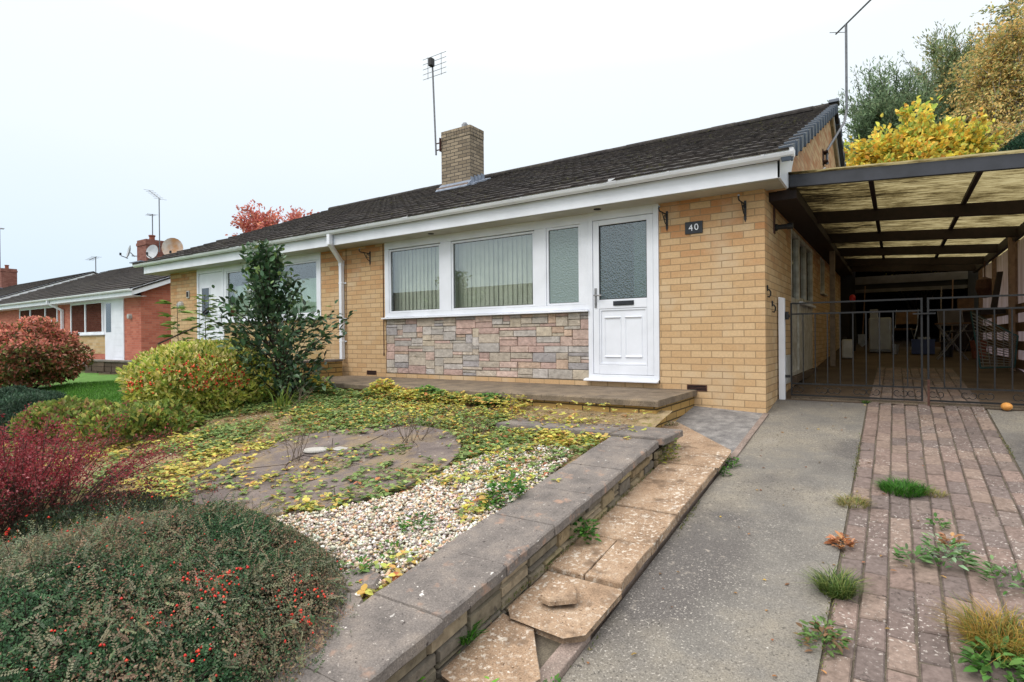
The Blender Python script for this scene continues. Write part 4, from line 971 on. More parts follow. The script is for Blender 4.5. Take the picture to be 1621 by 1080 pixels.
# fence on the right
fe = empty('boundary_fence', (1.5,12,1.0), 'boundary fence of brown boards below dirty corrugated panels on the right', 'fence')
for k,y in enumerate((7.3,9.3,11.27,13.4,15.4)):
    mb = MB(); mb.box(1.44,1.54,y-.05,y+.05,.9,3.05); mb.build('post', M['fence_post'], fe, bevel=.006)
for z in (1.15,1.42,1.69,1.96):
    for (ya,yb) in ((7.35,9.25),(9.35,11.22),(11.32,13.35),(13.45,15.35)):
        mb = MB(); mb.box(1.47,1.495,ya,yb,z,z+.13); mb.build('board', M['fence_board'], fe)
for (ya,yb) in ((7.35,9.25),(9.35,11.22),(11.32,13.35),(13.45,15.35)):
    mb = MB(); n = 40; V = []
    for i in range(n*4+1):
        y = ya+(yb-ya)*i/(n*4); V.append((1.51+.012*math.sin(i*math.pi/4),y))
    m_ = len(V); mb.add([(x,y,1.05) for x,y in V]+[(x,y,3.02) for x,y in V], [(i,i+1,m_+i+1,m_+i) for i in range(m_-1)]); mb.build('corrugated_panel', M['panel'], fe, fixn=False)
# gates
YG = 7.15
def gate(x0,x1,label,nb):
    g_ = empty('iron_gate', ((x0+x1)/2,YG,.97), label, 'gate', 'wrought iron driveway gates')
    mb = MB(); r = .0085
    for x in (x0,x1): mb.box(x-r,x+r,YG-r,YG+r,.975,2.03)
    for z in (2.02,1.90,1.115,.985): mb.box(x0+r,x1-r,YG-r*.9,YG+r*.9,z-r,z+r)
    mb.build('frame', M['wrought'], g_)
    for k in range(1,nb):
        x = x0+(x1-x0)*k/nb; mb = MB(); mb.box(x-.0055,x+.0055,YG-.0055,YG+.0055,1.124,1.891); mb.build('bar', M['wrought'], g_)
    for k in range(nb):
        x = x0+(x1-x0)*(k+.5)/nb
        if k % 3 == 1: continue
        for sgn in (-1,1):
            mb = MB(); mb.tube([(x+sgn*(.03+(.028-.004*t)*math.cos(t)),YG,1.052+(.03-.004*t)*math.sin(t)) for t in np.linspace(-2.6,2.6,14)],.004,5)
            mb.build('scroll', M['wrought'], g_)
    return g_
g1 = gate(-.99,.215,'left iron gate leaf in front of the carport, hung from the white post',10)
g2 = gate(.268,1.43,'right iron gate leaf in front of the carport, beside the fence',9)
mb = MB(); mb.box(.14,.33,YG-.03,YG-.018,1.86,1.875); mb.build('latch', M['wrought'], g2)
mb = MB(); mb.box(.258,.278,YG-.035,YG-.018,.93,1.2); mb.build('drop_bolt', M['rust'], g2)
mb = MB(); mb.box(-1.115,-1.05,7.09,7.155,.9,2.06); mb.prism([(-1.115,2.06),(-1.05,2.06),(-1.05,2.085),(-1.115,2.1)],'y',7.09,7.155)
gp = tag(mb.build('gate_post', M['white'], bevel=.004), 'white painted gate post against the side wall', 'gate post')
mb = MB(); mb.box(-1.05,-1.0,7.11,7.135,1.86,1.90); mb.tube([(-1.03,7.12,1.84),(-1.03,7.12,1.93)],.02,8); mb.box(-1.05,-1.0,7.11,7.135,1.18,1.21); mb.build('hinge', M['black'], gp)
mb = MB(); mb.box(-1.0,1.45,7.17,7.23,.88,.962); o = mb.build('gate_sill', M['patio_top']); o['kind'] = 'structure'

# things kept under the carport
fl = lambda y: zd(y)
fz = empty('freezer', (-.27,14.3,fl(14.3)), 'off-white upright freezer at the back of the carport', 'freezer')
mb = MB(); mb.box(-.48,-.08,14.15,14.6,fl(14.3),2.02); mb.build('body', M['fridge'], fz, bevel=.02)
mb = MB(); mb.box(-.475,-.085,14.11,14.148,fl(14.3)+.05,2.015); mb.build('door', M['fridge'], fz, bevel=.015)
mb = MB(); mb.box(-.12,-.1,14.085,14.11,1.75,1.95); mb.build('handle', M['galv'], fz)
mb = MB(); mb.box(-.46,-.32,14.2,14.5,2.021,2.2); tag(mb.build('carton', M['fridge'], bevel=.004), 'pale carton standing on top of the freezer', 'box')
cn = empty('water_canister', (-.78,12.65,fl(12.65)), 'white plastic canister on the carport floor by the side wall', 'canister')
mb = MB(); mb.box(-.87,-.69,12.55,12.75,fl(12.65),1.58); mb.build('body', M['plastic_white'], cn, bevel=.03)
mb = MB(); mb.lathe([(0,0),(.03,0),(.03,.05),(0,.05)],(-.82,12.65,1.578),10); mb.build('cap', M['black'], cn)
cr = empty('storage_crate', (.42,13.9,fl(13.9)), 'blue plastic storage crate on the carport floor', 'crate')
mb = MB(); z = fl(13.9); mb.box(.25,.62,13.75,14.1,z,z+.03)
for (a,b,c,d) in [(.25,.62,13.75,13.77),(.25,.62,14.08,14.1),(.25,.27,13.77,14.08),(.60,.62,13.77,14.08)]: mb.box(a,b,c,d,z+.03,z+.28)
mb.build('body', M['blue'], cr)
mb = MB(); frame_rect(mb,.235,.635,13.735,14.115,.03,z+.28,z+.3,'y') if False else mb.box(.24,.63,13.74,13.752,z+.25,z+.29); mb.build('rim', M['blue'], cr)
mb = MB(); mb.box(.35,.55,13.8,13.95,z+.031,z+.33); tag(mb.build('carton', M['fridge']), 'pale cardboard carton standing inside the blue crate', 'box')
pr_ = empty('closed_parasol', (-.72,13.2,fl(13.2)), 'closed dark parasol with red tip standing by the side wall', 'parasol')
mb = MB(); mb.lathe([(.05,.0),(.07,.25),(.06,.7),(.03,1.1),(0,1.12)],(-.72,13.2,fl(13.2)+.1),10); mb.build('canopy', M['gap'], pr_)
mb = MB(); mb.tube([(-.72,13.2,fl(13.2)),(-.72,13.2,2.4)],.015,8); mb.build('pole', M['galv'], pr_)
mb = MB(); mb.lathe([(0,0),(.05,.01),(.055,.08),(.035,.13),(0,.14)],(-.72,13.2,2.33),10); mb.build('tip', M['red'], pr_)
# folded sun lounger leaning on the fence
ld = empty('folded_lounger', (1.2,11,fl(11)), 'folded metal garden lounger with teal frame leaning on the right fence', 'lounger')
A = [Vector((1.06,10.72,1.17)),Vector((1.36,10.72,1.17)),Vector((1.40,11.2,1.9)),Vector((1.12,11.5,2.0)),]
P0,P1,P2,P3 = Vector((1.02,10.75,1.16)),Vector((1.40,10.78,1.18)),Vector((1.43,10.72,1.62)),Vector((.93,10.95,2.0))
mb = MB(); mb.tube([P0,P1,P2,P3,P0],.014,6); mb.build('frame', M['teal'], ld)
mb = MB()
for k in range(16):
    t = (k+.5)/16; mb.tube([P0.lerp(P3,t)+Vector((.0,-.005,0)),P1.lerp(P2,t)+Vector((0,-.005,0))],.006,4)
for k in range(5):
    t = (k+.5)/5; mb.tube([P0.lerp(P1,t),P3.lerp(P2,t)],.006,4)
mb.build('lattice', M['galv'], ld)
tb = empty('folding_table', (.8,12.6,fl(12.6)), 'small folding table with crossed metal legs under the carport', 'table')
mb = MB(); z = fl(12.6); mb.box(.58,1.05,12.4,12.9,z+.62,z+.645); mb.build('tabletop', M['fence_board'], tb)
for y in (12.42,12.88):
    mb = MB(); mb.tube([(.6,y,z),(1.02,y,z+.62)],.011,6); mb.tube([(1.02,y+.02,z),(.6,y+.02,z+.62)],.011,6); mb.build('leg', M['galv'], tb)
mb = MB(); mb.hexa([(1.26,11.9,2.05),(1.34,11.9,2.05),(1.34,12.0,2.05),(1.26,12.0,2.05),(1.36,12.0,2.66),(1.43,12.0,2.66),(1.43,12.1,2.66),(1.36,12.1,2.66)]); mb.box(1.05,1.42,11.7,12.3,1.98,2.05)
tag(mb.build('plank_shelf', M['wood_dark']), 'dark plank propped on a shelf against the corrugated panel', 'plank')
mb = MB(); mb.lathe([(0,0),(.09,.02),(.14,.18),(.12,.34),(0,.40)],(1.36,13.6,2.32),12); mb.tube([(1.36,13.6,2.7),(1.36,13.6,3.0)],.012,6)
tag(mb.build('hanging_basket', M['rust']), 'dark hanging basket against the panel at the back of the carport', 'basket')
def folding_chair(x,y,rz,mat,label):
    c_ = empty('folding_chair', (x,y,fl(y)), label, 'chair', 'folding chairs under the carport'); z = fl(y); ca, sa = math.cos(rz), math.sin(rz); W = lambda u,v,h: (x+u*ca-v*sa, y+u*sa+v*ca, z+h)
    mb = MB(); mb.hexa([W(-.2,-.2,.43),W(.2,-.2,.43),W(.2,.2,.41),W(-.2,.2,.41),W(-.2,-.2,.455),W(.2,-.2,.455),W(.2,.2,.435),W(-.2,.2,.435)]); mb.build('seat', mat, c_)
    mb = MB(); mb.hexa([W(-.2,.2,.55),W(.2,.2,.55),W(.2,.215,.55),W(-.2,.215,.55),W(-.2,.27,.86),W(.2,.27,.86),W(.2,.285,.86),W(-.2,.285,.86)]); mb.build('backrest', mat, c_)
    for u in (-.21,.21):
        mb = MB(); mb.tube([W(u,-.22,0),W(u,.21,.5),W(u,.28,.88)],.011,6); mb.build('leg', M['galv'], c_)
        mb = MB(); mb.tube([W(u,.22,0),W(u,-.2,.45)],.011,6); mb.build('leg', M['galv'], c_)
folding_chair(.98,13.9,.4,M['lintel'],'grey folding chair deep under the carport, right of the blue crate')
folding_chair(.12,15.2,-.3,M['fence_board'],'brown folding chair at the garage mouth behind the freezer')
for (x,y,h,l,m_) in [(1.0,15.9,1.5,'long-handled rake leaning at the right side of the garage mouth','fence_board'),(.8,15.95,1.35,'broom leaning beside the rake at the garage mouth','twig_grey'),(-.66,15.9,1.45,'spade leaning at the left side of the garage mouth','fence_board')]:
    t_ = empty(l.split()[1] if l.startswith('long') else l.split()[0], (x,y,fl(y)), l, 'garden tool', 'tools leaning at the garage mouth'); z = fl(y)
    t_.name = 'rake' if 'rake leaning' in l else ('broom' if l.startswith('broom') else 'spade')
    mb = MB(); mb.tube([(x,y-.25,z+.1),(x+.05,y+.12,z+h)],.014,6); mb.build('handle', M[m_], t_)
    mb = MB(); mb.box(x-.13,x+.13,y-.30,y-.26,z,z+.1) if t_.name != 'spade' else mb.prism([(x-.09,z+.3),(x+.09,z+.3),(x+.08,z+.08),(x,z),(x-.08,z+.08)],'y',y-.27,y-.26); mb.build('head', M['galv'] if t_.name != 'broom' else M['fence_board'], t_)
for (x,y,r,h,m_,l) in [(.78,13.2,.10,.26,'black','black bucket on the carport floor beside the folding table'),(1.2,12.9,.12,.3,'clay','terracotta flower pot on the carport floor by the fence'),(-.02,13.75,.07,.18,'galv','small paint tin on the floor right of the freezer')]:
    mb = MB(); z = fl(y); mb.lathe([(r*.75,0),(r,h),(r*1.05,h),(r*1.05,h+.015),(r*.92,h+.015),(r*.7,.03),(0,.03)],(x,y,z),14); tag(mb.build({'black':'bucket','clay':'flower_pot','galv':'paint_tin'}[m_], M[m_]), l, {'black':'bucket','clay':'flower pot','galv':'paint tin'}[m_])
mb = MB(); z = fl(15); mb.box(1.0,1.36,14.6,15.4,z,z+.75); mb.box(.97,1.39,14.55,15.45,z+.75,z+.79); tag(mb.build('cupboard', M['wood_dark'], bevel=.005), 'dark low cupboard against the fence at the back of the carport', 'cupboard')
mb = MB(); mb.box(1.05,1.3,14.7,15.0,z+.791,z+1.05); tag(mb.build('carton', M['fence_board']), 'brown carton on top of the dark cupboard', 'box')
mb = MB(); mb.box(.1,.5,9.4,9.43,fl(9.4)-.01,fl(9.4)+.018); tag(mb.build('timber_batten', M['twig_grey']), 'short pale batten lying on the floor behind the gates', 'batten')
mb = MB(); r_ = .045; mb.lathe([(r_*math.sin(t)+.0001,-r_*math.cos(t)*.85) for t in np.linspace(0,math.pi,9)],(.86,7.06,zd(7.06)+.042),14); tag(mb.build('fallen_fruit', M['orange'], smooth=True), 'orange fallen fruit lying by the right gate leaf', 'fruit')

# ------------------------------------------------------------------ neighbouring houses
def bungalow2(name, x0, x1, yw, zb, zs, depth, label, brick, detail=True):
    h = empty(name, ((x0+x1)/2,yw,zb), label, 'house')
    yr = yw-.4+depth/2; zr = zs+.2+.41*depth/2
    rz = lambda y: zs+.22+.41*(y-(yw-.4)) if y <= yr else zr-.41*(y-yr)
    mb = MB(); mb.box(x0,x1,yw,yw+.1,zb-.6,zs); mb.box(x0,x1,yw+depth-.9,yw+depth-.8,zb-.6,zs)
    for x in (x0,x1-.1):
        mb.box(x,x+.1,yw+.1,yw+depth-.9,zb-.6,zs); mb.prism([(yw+.02,zs),(yw+depth-.82,zs),(yw+depth-.82,rz(yw+depth-.82)-.1),(yr,zr-.1),(yw+.02,rz(yw+.02)-.1)],'x',x,x+.1)
    mb.build('wall', brick, h)
    mb = MB(); k = int((x1-x0+.8)/.34); nc = 16; xs0 = x0-.45; xs1 = x1+.35; w = (xs1-xs0)/k
    L = math.hypot(yr-yw+.42,.41*(yr-yw+.42)); st = L/nc; u = Vector((0,1,.41)).normalized(); nn_ = Vector((0,-.41,1)).normalized()
    for r in range(nc):
        for i in range(k):
            a = Vector((0,yw-.45,zs+.2))+u*(r*st); b = a+u*(st+.05); c = tuple(TC[random.randrange(5)]*random.uniform(.8,1.3)); j = random.uniform(0,.006)
            A = a+nn_*(.04+j); B = b+nn_*.005; q0 = xs0+i*w+.003; q1 = q0+w-.006
            mb.add([(q0,A.y,A.z),(q1,A.y,A.z),(q1,B.y,B.z),(q0,B.y,B.z),(q0,A.y,A.z-.03),(q1,A.y,A.z-.03)],[(0,1,2,3),(4,5,1,0)],0,c)
    mb.hexa([(xs0,yr,zr-.08),(xs1,yr,zr-.08),(xs1,yw+depth-.4,zs+.1),(xs0,yw+depth-.4,zs+.1),(xs0,yr,zr+.04),(xs1,yr,zr+.04),(xs1,yw+depth-.4,zs+.22),(xs0,yw+depth-.4,zs+.22)],0,dk)
    mb.hexa([(xs0,yw-.42,zs+.14),(xs1,yw-.42,zs+.14),(xs1,yr,zr-.08),(xs0,yr,zr-.08),(xs0,yw-.42,zs+.19),(xs1,yw-.42,zs+.19),(xs1,yr,zr-.01),(xs0,yr,zr-.01)],0,dk)
    mb.build('roof', M['roof'], h, fixn=False)
    mb = MB(); mb.box(x0-.4,x1+.3,yw-.4,yw-.38,zs,zs+.17); mb.box(x0-.4,x1+.3,yw-.38,yw+.05,zs-.008,zs-.001); mb.build('fascia', M['white'], h)
    mb = MB(); mb.prism([(yw-.46+.055*math.cos(t),zs+.2+.07*math.sin(t)) for t in np.linspace(math.pi,2*math.pi,8)],'x',x0-.5,x1+.42); mb.build('gutter', M['white'], h)
    for x in (x1+.3,x0-.42):
        mb = MB(); mb.hexa([(x,yw-.4,zs),(x+.025,yw-.4,zs),(x+.025,yr,zr-.2),(x,yr,zr-.2),(x,yw-.4,rz(yw-.4)),(x+.025,yw-.4,rz(yw-.4)),(x+.025,yr,zr),(x,yr,zr)])
        mb.hexa([(x,yr,zr-.2),(x+.025,yr,zr-.2),(x+.025,yw+depth-.4,zs),(x,yw+depth-.4,zs),(x,yr,zr),(x+.025,yr,zr),(x+.025,yw+depth-.4,zs+.2),(x,yw+depth-.4,zs+.2)])
        mb.build('barge_board', M['white'], h)
    return h, rz
YN = 8.6
nh, nrz = bungalow2('bungalow', -35.9,-20.3,YN,.98,3.13,11.1,'red brick bungalow with white door, left of the buff one', M['brick_red'])
def nwin(x0,x1,z0,z1,splits,glass='glass_dark'):
    mb = MB(); yf = YN-.03; frame_rect(mb,x0,x1,z0,z1,.07,yf,yf+.06)
    for s_ in splits: mb.box(s_-.045,s_+.045,yf,yf+.06,z0+.07,z1-.07)
    w_ = mb.build('window', M['white'], nh); mb = MB(); mb.box(x0+.05,x1-.05,yf+.03,yf+.04,z0+.05,z1-.05); mb.build('pane', M[glass], w_)
    mb = MB(); mb.box(x0-.04,x1+.04,yf-.05,yf+.05,z0-.05,z0-.002); mb.build('sill', M['white'], w_)
nwin(-26.0,-22.98,1.96,3.12,[-24.65,-23.15-.02]); nwin(-31.6,-27.3,2.5,3.12,[-30.3,-28.6])
mb = MB(); mb.box(-22.95,-21.5,YN-.03,YN+.02,1.0,3.12); d = mb.build('door', M['white'], nh)
mb = MB(); mb.box(-22.85,-22.45,YN-.035,YN-.0305,2.0,3.0); mb.build('door_glass', M['glass_dark'], d)
mb = MB()
for k in range(9): mb.box(-22.3,-21.6,YN-.037,YN-.0305,1.15+k*.2,1.17+k*.2)
mb.box(-23.0,-21.45,YN-.1,YN-.03,.97,1.0); mb.build('door_grooves', M['white'], d)
mb = MB(); mb.box(-26.0,-22.98,YN-.012,YN,1.25,1.9); mb.build('panel_wall', M['panel_l'], nh)
mb = MB(); mb.bar((-26.9,8.15,3.3),(-26.9,8.15,3.15),.08,.08); mb.bar((-26.9,8.15,3.16),(-26.7,8.54,2.9),.075,.075); mb.bar((-26.7,8.54,2.93),(-26.7,8.54,1.0),.08,.08); mb.build('downpipe', M['white'], nh)
mb = MB(); mb.lathe([(0,-.12),(.08,-.1),(.09,0),(0,0)],(-21.0,YN-.001,2.5),12,axis='y'); tag(mb.build('bulkhead_light', M['plastic_white']),'round light on the red brick wall beside the white door','light')
def chim(h,x,y,w,d,z0,z1,pot=.3):
    mb = MB(); mb.box(x-w/2,x+w/2,y-d/2,y+d/2,z0,z1); mb.box(x-w/2-.03,x+w/2+.03,y-d/2-.03,y+d/2+.03,z1-.28,z1-.14)
    c_ = mb.build('chimney', M['brick_red_dark'], h); mb = MB(); mb.lathe([(.13,0),(.12,pot),(.15,pot+.02),(.15,pot+.08),(.08,pot+.09)],(x,y,z1),14); mb.build('chimney_pot', M['clay'], c_)
    mb = MB(); mb.box(x-w/2-.12,x+w/2+.12,y-d/2-.3,y+d/2+.1,z0-.02+.5,z0+.52); mb.build('flashing', M['lead'], c_)
chim(nh,-30.25,13.35,.95,.95,5.0,6.6,.2)
n2, n2rz = bungalow2('bungalow', -63,-44.6,10.8,1.0,3.9,11.0,'farther bungalow whose white gable verge shows above the red one', M['brick_red'])
chim(n2,-60.3,15.6,1.15,1.0,5.6,7.72,.25)
oh, _ = bungalow2('bungalow', -34,-16,-24,.5,2.9,10.5,'bungalow across the road that is mirrored in the wide window', M['brick_l'])
oh.rotation_euler = (0,0,math.pi); oh.location = (-25,-14,.5)
og, _ = bungalow2('bungalow', -5,5,-5,.5,3.1,9,'gabled bungalow across the road farther left, mirrored in the window', M['brick_red'])
og.rotation_euler = (0,0,math.pi/2); og.location = (-40,-17,.5)
# dishes and aerials on the red chimney
def dish(c, r, d, label, mat):
    s_ = empty('satellite_dish', c, label, 'satellite dish', 'dishes by the red chimney'); c = Vector(c); d = Vector(d).normalized(); a = d.cross(Vector((0,0,1))).normalized(); b = a.cross(d).normalized()
    mb = MB(); n = 18; rows = [(0,-.0),(.5,.25),(1,1)]; vs = []; fs = []
    for t,q in ((.02,0),(.5,.25),(1,1)):
        for k in range(n):
            an = 2*math.pi*k/n; vs.append(c+(a*math.cos(an)*.9+b*math.sin(an))*r*t+d*(q*r*.22))
    for i in range(2):
        for k in range(n): fs.append((i*n+k,i*n+(k+1)%n,(i+1)*n+(k+1)%n,(i+1)*n+k))
    fs.append(tuple(range(n))); mb.add(vs,fs); mb.add([v-d*.02 for v in vs],fs); mb.build('reflector', mat, s_, smooth=True)
    mb = MB(); mb.tube([c-b*r*.9,c-b*r*.8+d*r*.9],.02,6); mb.lathe([(0,0),(.05,0),(.05,.12),(0,.12)],tuple(c-b*r*.75+d*r*.95),8); mb.build('arm', M['black'], s_)
    mb = MB(); mb.tube([c-d*.03,c-d*.25-b*r*.4],.025,6); mb.build('bracket', M['galv'], s_)
dish((-32.3,13.2,6.22),.36,(-.25,-1,.25),'grey satellite dish on an arm left of the red chimney',M['dish'])
dish((-28.8,12.75,5.85),.34,(.5,-1,.25),'grey satellite dish mounted on the front of the red chimney',M['dish'])
dish((-28.3,13.4,6.05),.5,(1.0,-.75,.2),'large rusty-edged satellite dish right of the red chimney',M['dish_rust'])
mb = MB(); mb.tube([(-32.3,13.3,6.05),(-31.0,13.3,5.9)],.025,6); tag(mb.build('dish_arm', M['galv']), 'horizontal arm carrying the leftmost dish from the red chimney', 'pole')
aerial((-30.3,13.4,6.3),1.62,(-1.0,.3,.12),4,'short aerial on the red chimney, lower of the two',r=.025,L=.4)
aerial((-29.6,13.4,6.0),2.62,(-1.9,.3,.8),6,'tall long-boom aerial behind the red chimney',r=.025,L=.45)
aerial((-62.0,15.6,6.0),5.2,(-1.6,.5,.35),8,'very tall thin aerial at the left edge of the photo',r=.04,L=.5)
aerial((-44.7,16.2,6.4),1.0,(-2.6,.5,.05),6,'faint small aerial over the farther bungalow ridge',r=.03,L=.5)
lw = empty('retaining_wall', (-13.4,5.6,.8), 'dark low stone wall in front of the red brick bungalow', 'low wall')
mb = MB()
x = -19.0
while x < -12.9:
    for z in (.72,.86,1.0):
        w = random.uniform(.3,.5); mb.box(x,min(x+.42,-12.9)-.01,6.6+random.uniform(-.015,.015),6.85,z,z+.13,0,tuple(linA([(96,80,70)])[0]*random.uniform(.6,1.1)))
    x += .42
mb.build('blocks', M['stonewall'], lw)
mb = MB(); mb.box(-19.05,-12.88,6.57,6.88,1.13,1.17); mb.build('coping', M['coping'], lw)

# ------------------------------------------------------------------ vegetation
def rand_dir(rng, n):
    return norm(rng.standard_normal((n,3)))
UP = np.array([0,0,1.0])

def stems_mesh(name, paths, mat, parent, n=5):
    mb = MB()
    for pts, r in paths: mb.tube(pts, r, n, cap=False)
    return mb.build(name, mat, parent, smooth=True, fixn=False)

def mound_pts(rng, n, c, rad, zmin=-.2, lump=.18, ns=2.2, shell=.35, sc=None):
    d = rand_dir(rng, int(n*2.2)); d = d[d[:,2] > zmin][:n]
    q = vnoise(d*1.0+np.array(c)*.37, ns)
    r = 1 - lump + 2*lump*(q-.2) ; r = r*(1 - shell*rng.random(len(d))**2)
    P = np.array(c) + d*np.array(rad)*r[:,None]
    nrm = norm(d/np.array(rad))
    return P, nrm, q

def shrub(name, c, rad, n, L, W, cols, w, label, cat, rng, gloss=False, big=False, lump=.2, ns=2.2, shell=.4, up=.5, berries=None, fold=.25, stemn=14, zmin=-.25, droop=.1, group=None, cval=.35, basez=None, stem_r=.012, tip=None):
    z0 = basez if basez is not None else c[2]-rad[2]*.3
    s_ = empty(name, (c[0],c[1],z0), label, cat, group)
    P, nr, q = mound_pts(rng, n, c, rad, zmin, lump, ns, shell)
    n = len(P)
    D = norm(nr*.7 + rand_dir(rng,n)*.8 + UP*up); Nn = norm(nr + rand_dir(rng,n)*.6 + UP*.3)
    col = pick(rng, n, cols, w) * (1 - cval + 2*cval*vnoise(P, 4.5))[:,None]
    if tip is not None:
        m_ = (P[:,2] > c[2]+rad[2]*tip[0]) & (rng.random(n) < tip[1]); col[m_] = pick(rng, m_.sum(), [tip[2]], [1])
    LL = L*rng.uniform(.7,1.3,n); leaves('foliage', P, D, Nn, LL, W*LL/L, col, M['leaf_gloss' if gloss else 'leaf'], s_, fold, big, droop)
    paths = []
    for k in range(stemn):
        t = P[rng.integers(n)]; a = np.array([c[0],c[1],z0]) + rng.standard_normal(3)*np.array([.08*rad[0],.08*rad[1],0]); m_ = (a+t)/2 + rng.standard_normal(3)*.06*rad[2]
        m_[2] = a[2] + (t[2]-a[2])*.6
        paths.append(([a,m_,t],[stem_r,stem_r*.7,stem_r*.25]))
    stems_mesh('stems', paths, M['twig'], s_)
    if berries:
        nb, br, bc = berries
        Pb, nb_, qb = mound_pts(rng, nb*8, c, rad, .02, lump, ns, .1)
        sel = vnoise(Pb, 5.0 if rad[0] > .9 else 3.5); idx = np.argsort(-sel + .3*rng.random(len(sel)))[:nb]
        Pb = Pb[idx] + nb_[idx]*.012
        o = blobs(name='berries', P=Pb, r=br, cols=bc, rng=rng, mat=M['berry'], parent=s_); o['kind'] = 'stuff'
    return s_

def blobs(name, P, r, cols, rng, mat, parent=None, squash=(1,1,1), jit=.0):
    o = np.array([(1,0,0),(-1,0,0),(0,1,0),(0,-1,0),(0,0,1),(0,0,-1)],float)
    f = np.array([(0,2,4),(2,1,4),(1,3,4),(3,0,4),(2,0,5),(1,2,5),(3,1,5),(0,3,5)])
    n = len(P); rr = r*rng.uniform(.7,1.25,(n,1,1)); V = o[None]*np.array(squash)[None,None]*rr
    if jit: V = V*(1+jit*rng.standard_normal((n,6,1)))
    ang = rng.uniform(0,6.28,n); c,s = np.cos(ang)[:,None],np.sin(ang)[:,None]
    V = np.stack([V[...,0]*c-V[...,1]*s, V[...,0]*s+V[...,1]*c, V[...,2]],-1) + P[:,None]
    F = (np.arange(n)[:,None,None]*6+f[None]).reshape(-1,3); col = np.repeat(pick(rng,n,cols,[1]*len(cols)),6,axis=0)
    return npmesh(name, V.reshape(-1,3), F, mat, parent, col, smooth=not jit)

rng = np.random.default_rng(5)
# foreground cotoneaster mound with red berries
ct_c = np.array([-2.82,1.00]); ct_r = np.array([1.16,1.0]); CT_H = .40
def ct_surf(xy):
    q = (xy-ct_c)/ct_r; rho2 = np.clip((q**2).sum(1),0,1); P3 = np.stack([xy[:,0],xy[:,1],0*xy[:,0]],1)
    lump = (vnoise(P3,2.3)-.5)*.20+(vnoise(P3+4,6.0)-.5)*.10
    return zg(0)+SL*xy[:,1]*.6+.06 + (CT_H+lump)*(1-rho2**1.25)**.72
def ct_pts(rng, n, depth):
    an = rng.uniform(0,6.283,n); r = np.sqrt(rng.random(n))*.995; xy = ct_c+np.stack([np.cos(an)*r,np.sin(an)*r],1)*ct_r
    z = ct_surf(xy); e = .02; gx_ = (ct_surf(xy+[e,0])-z)/e; gy_ = (ct_surf(xy+[0,e])-z)/e
    nr = norm(np.stack([-gx_,-gy_,np.ones(n)],1)); P = np.concatenate([xy,z[:,None]],1)
    return P - nr*(depth*rng.random(n)**1.6)[:,None], nr
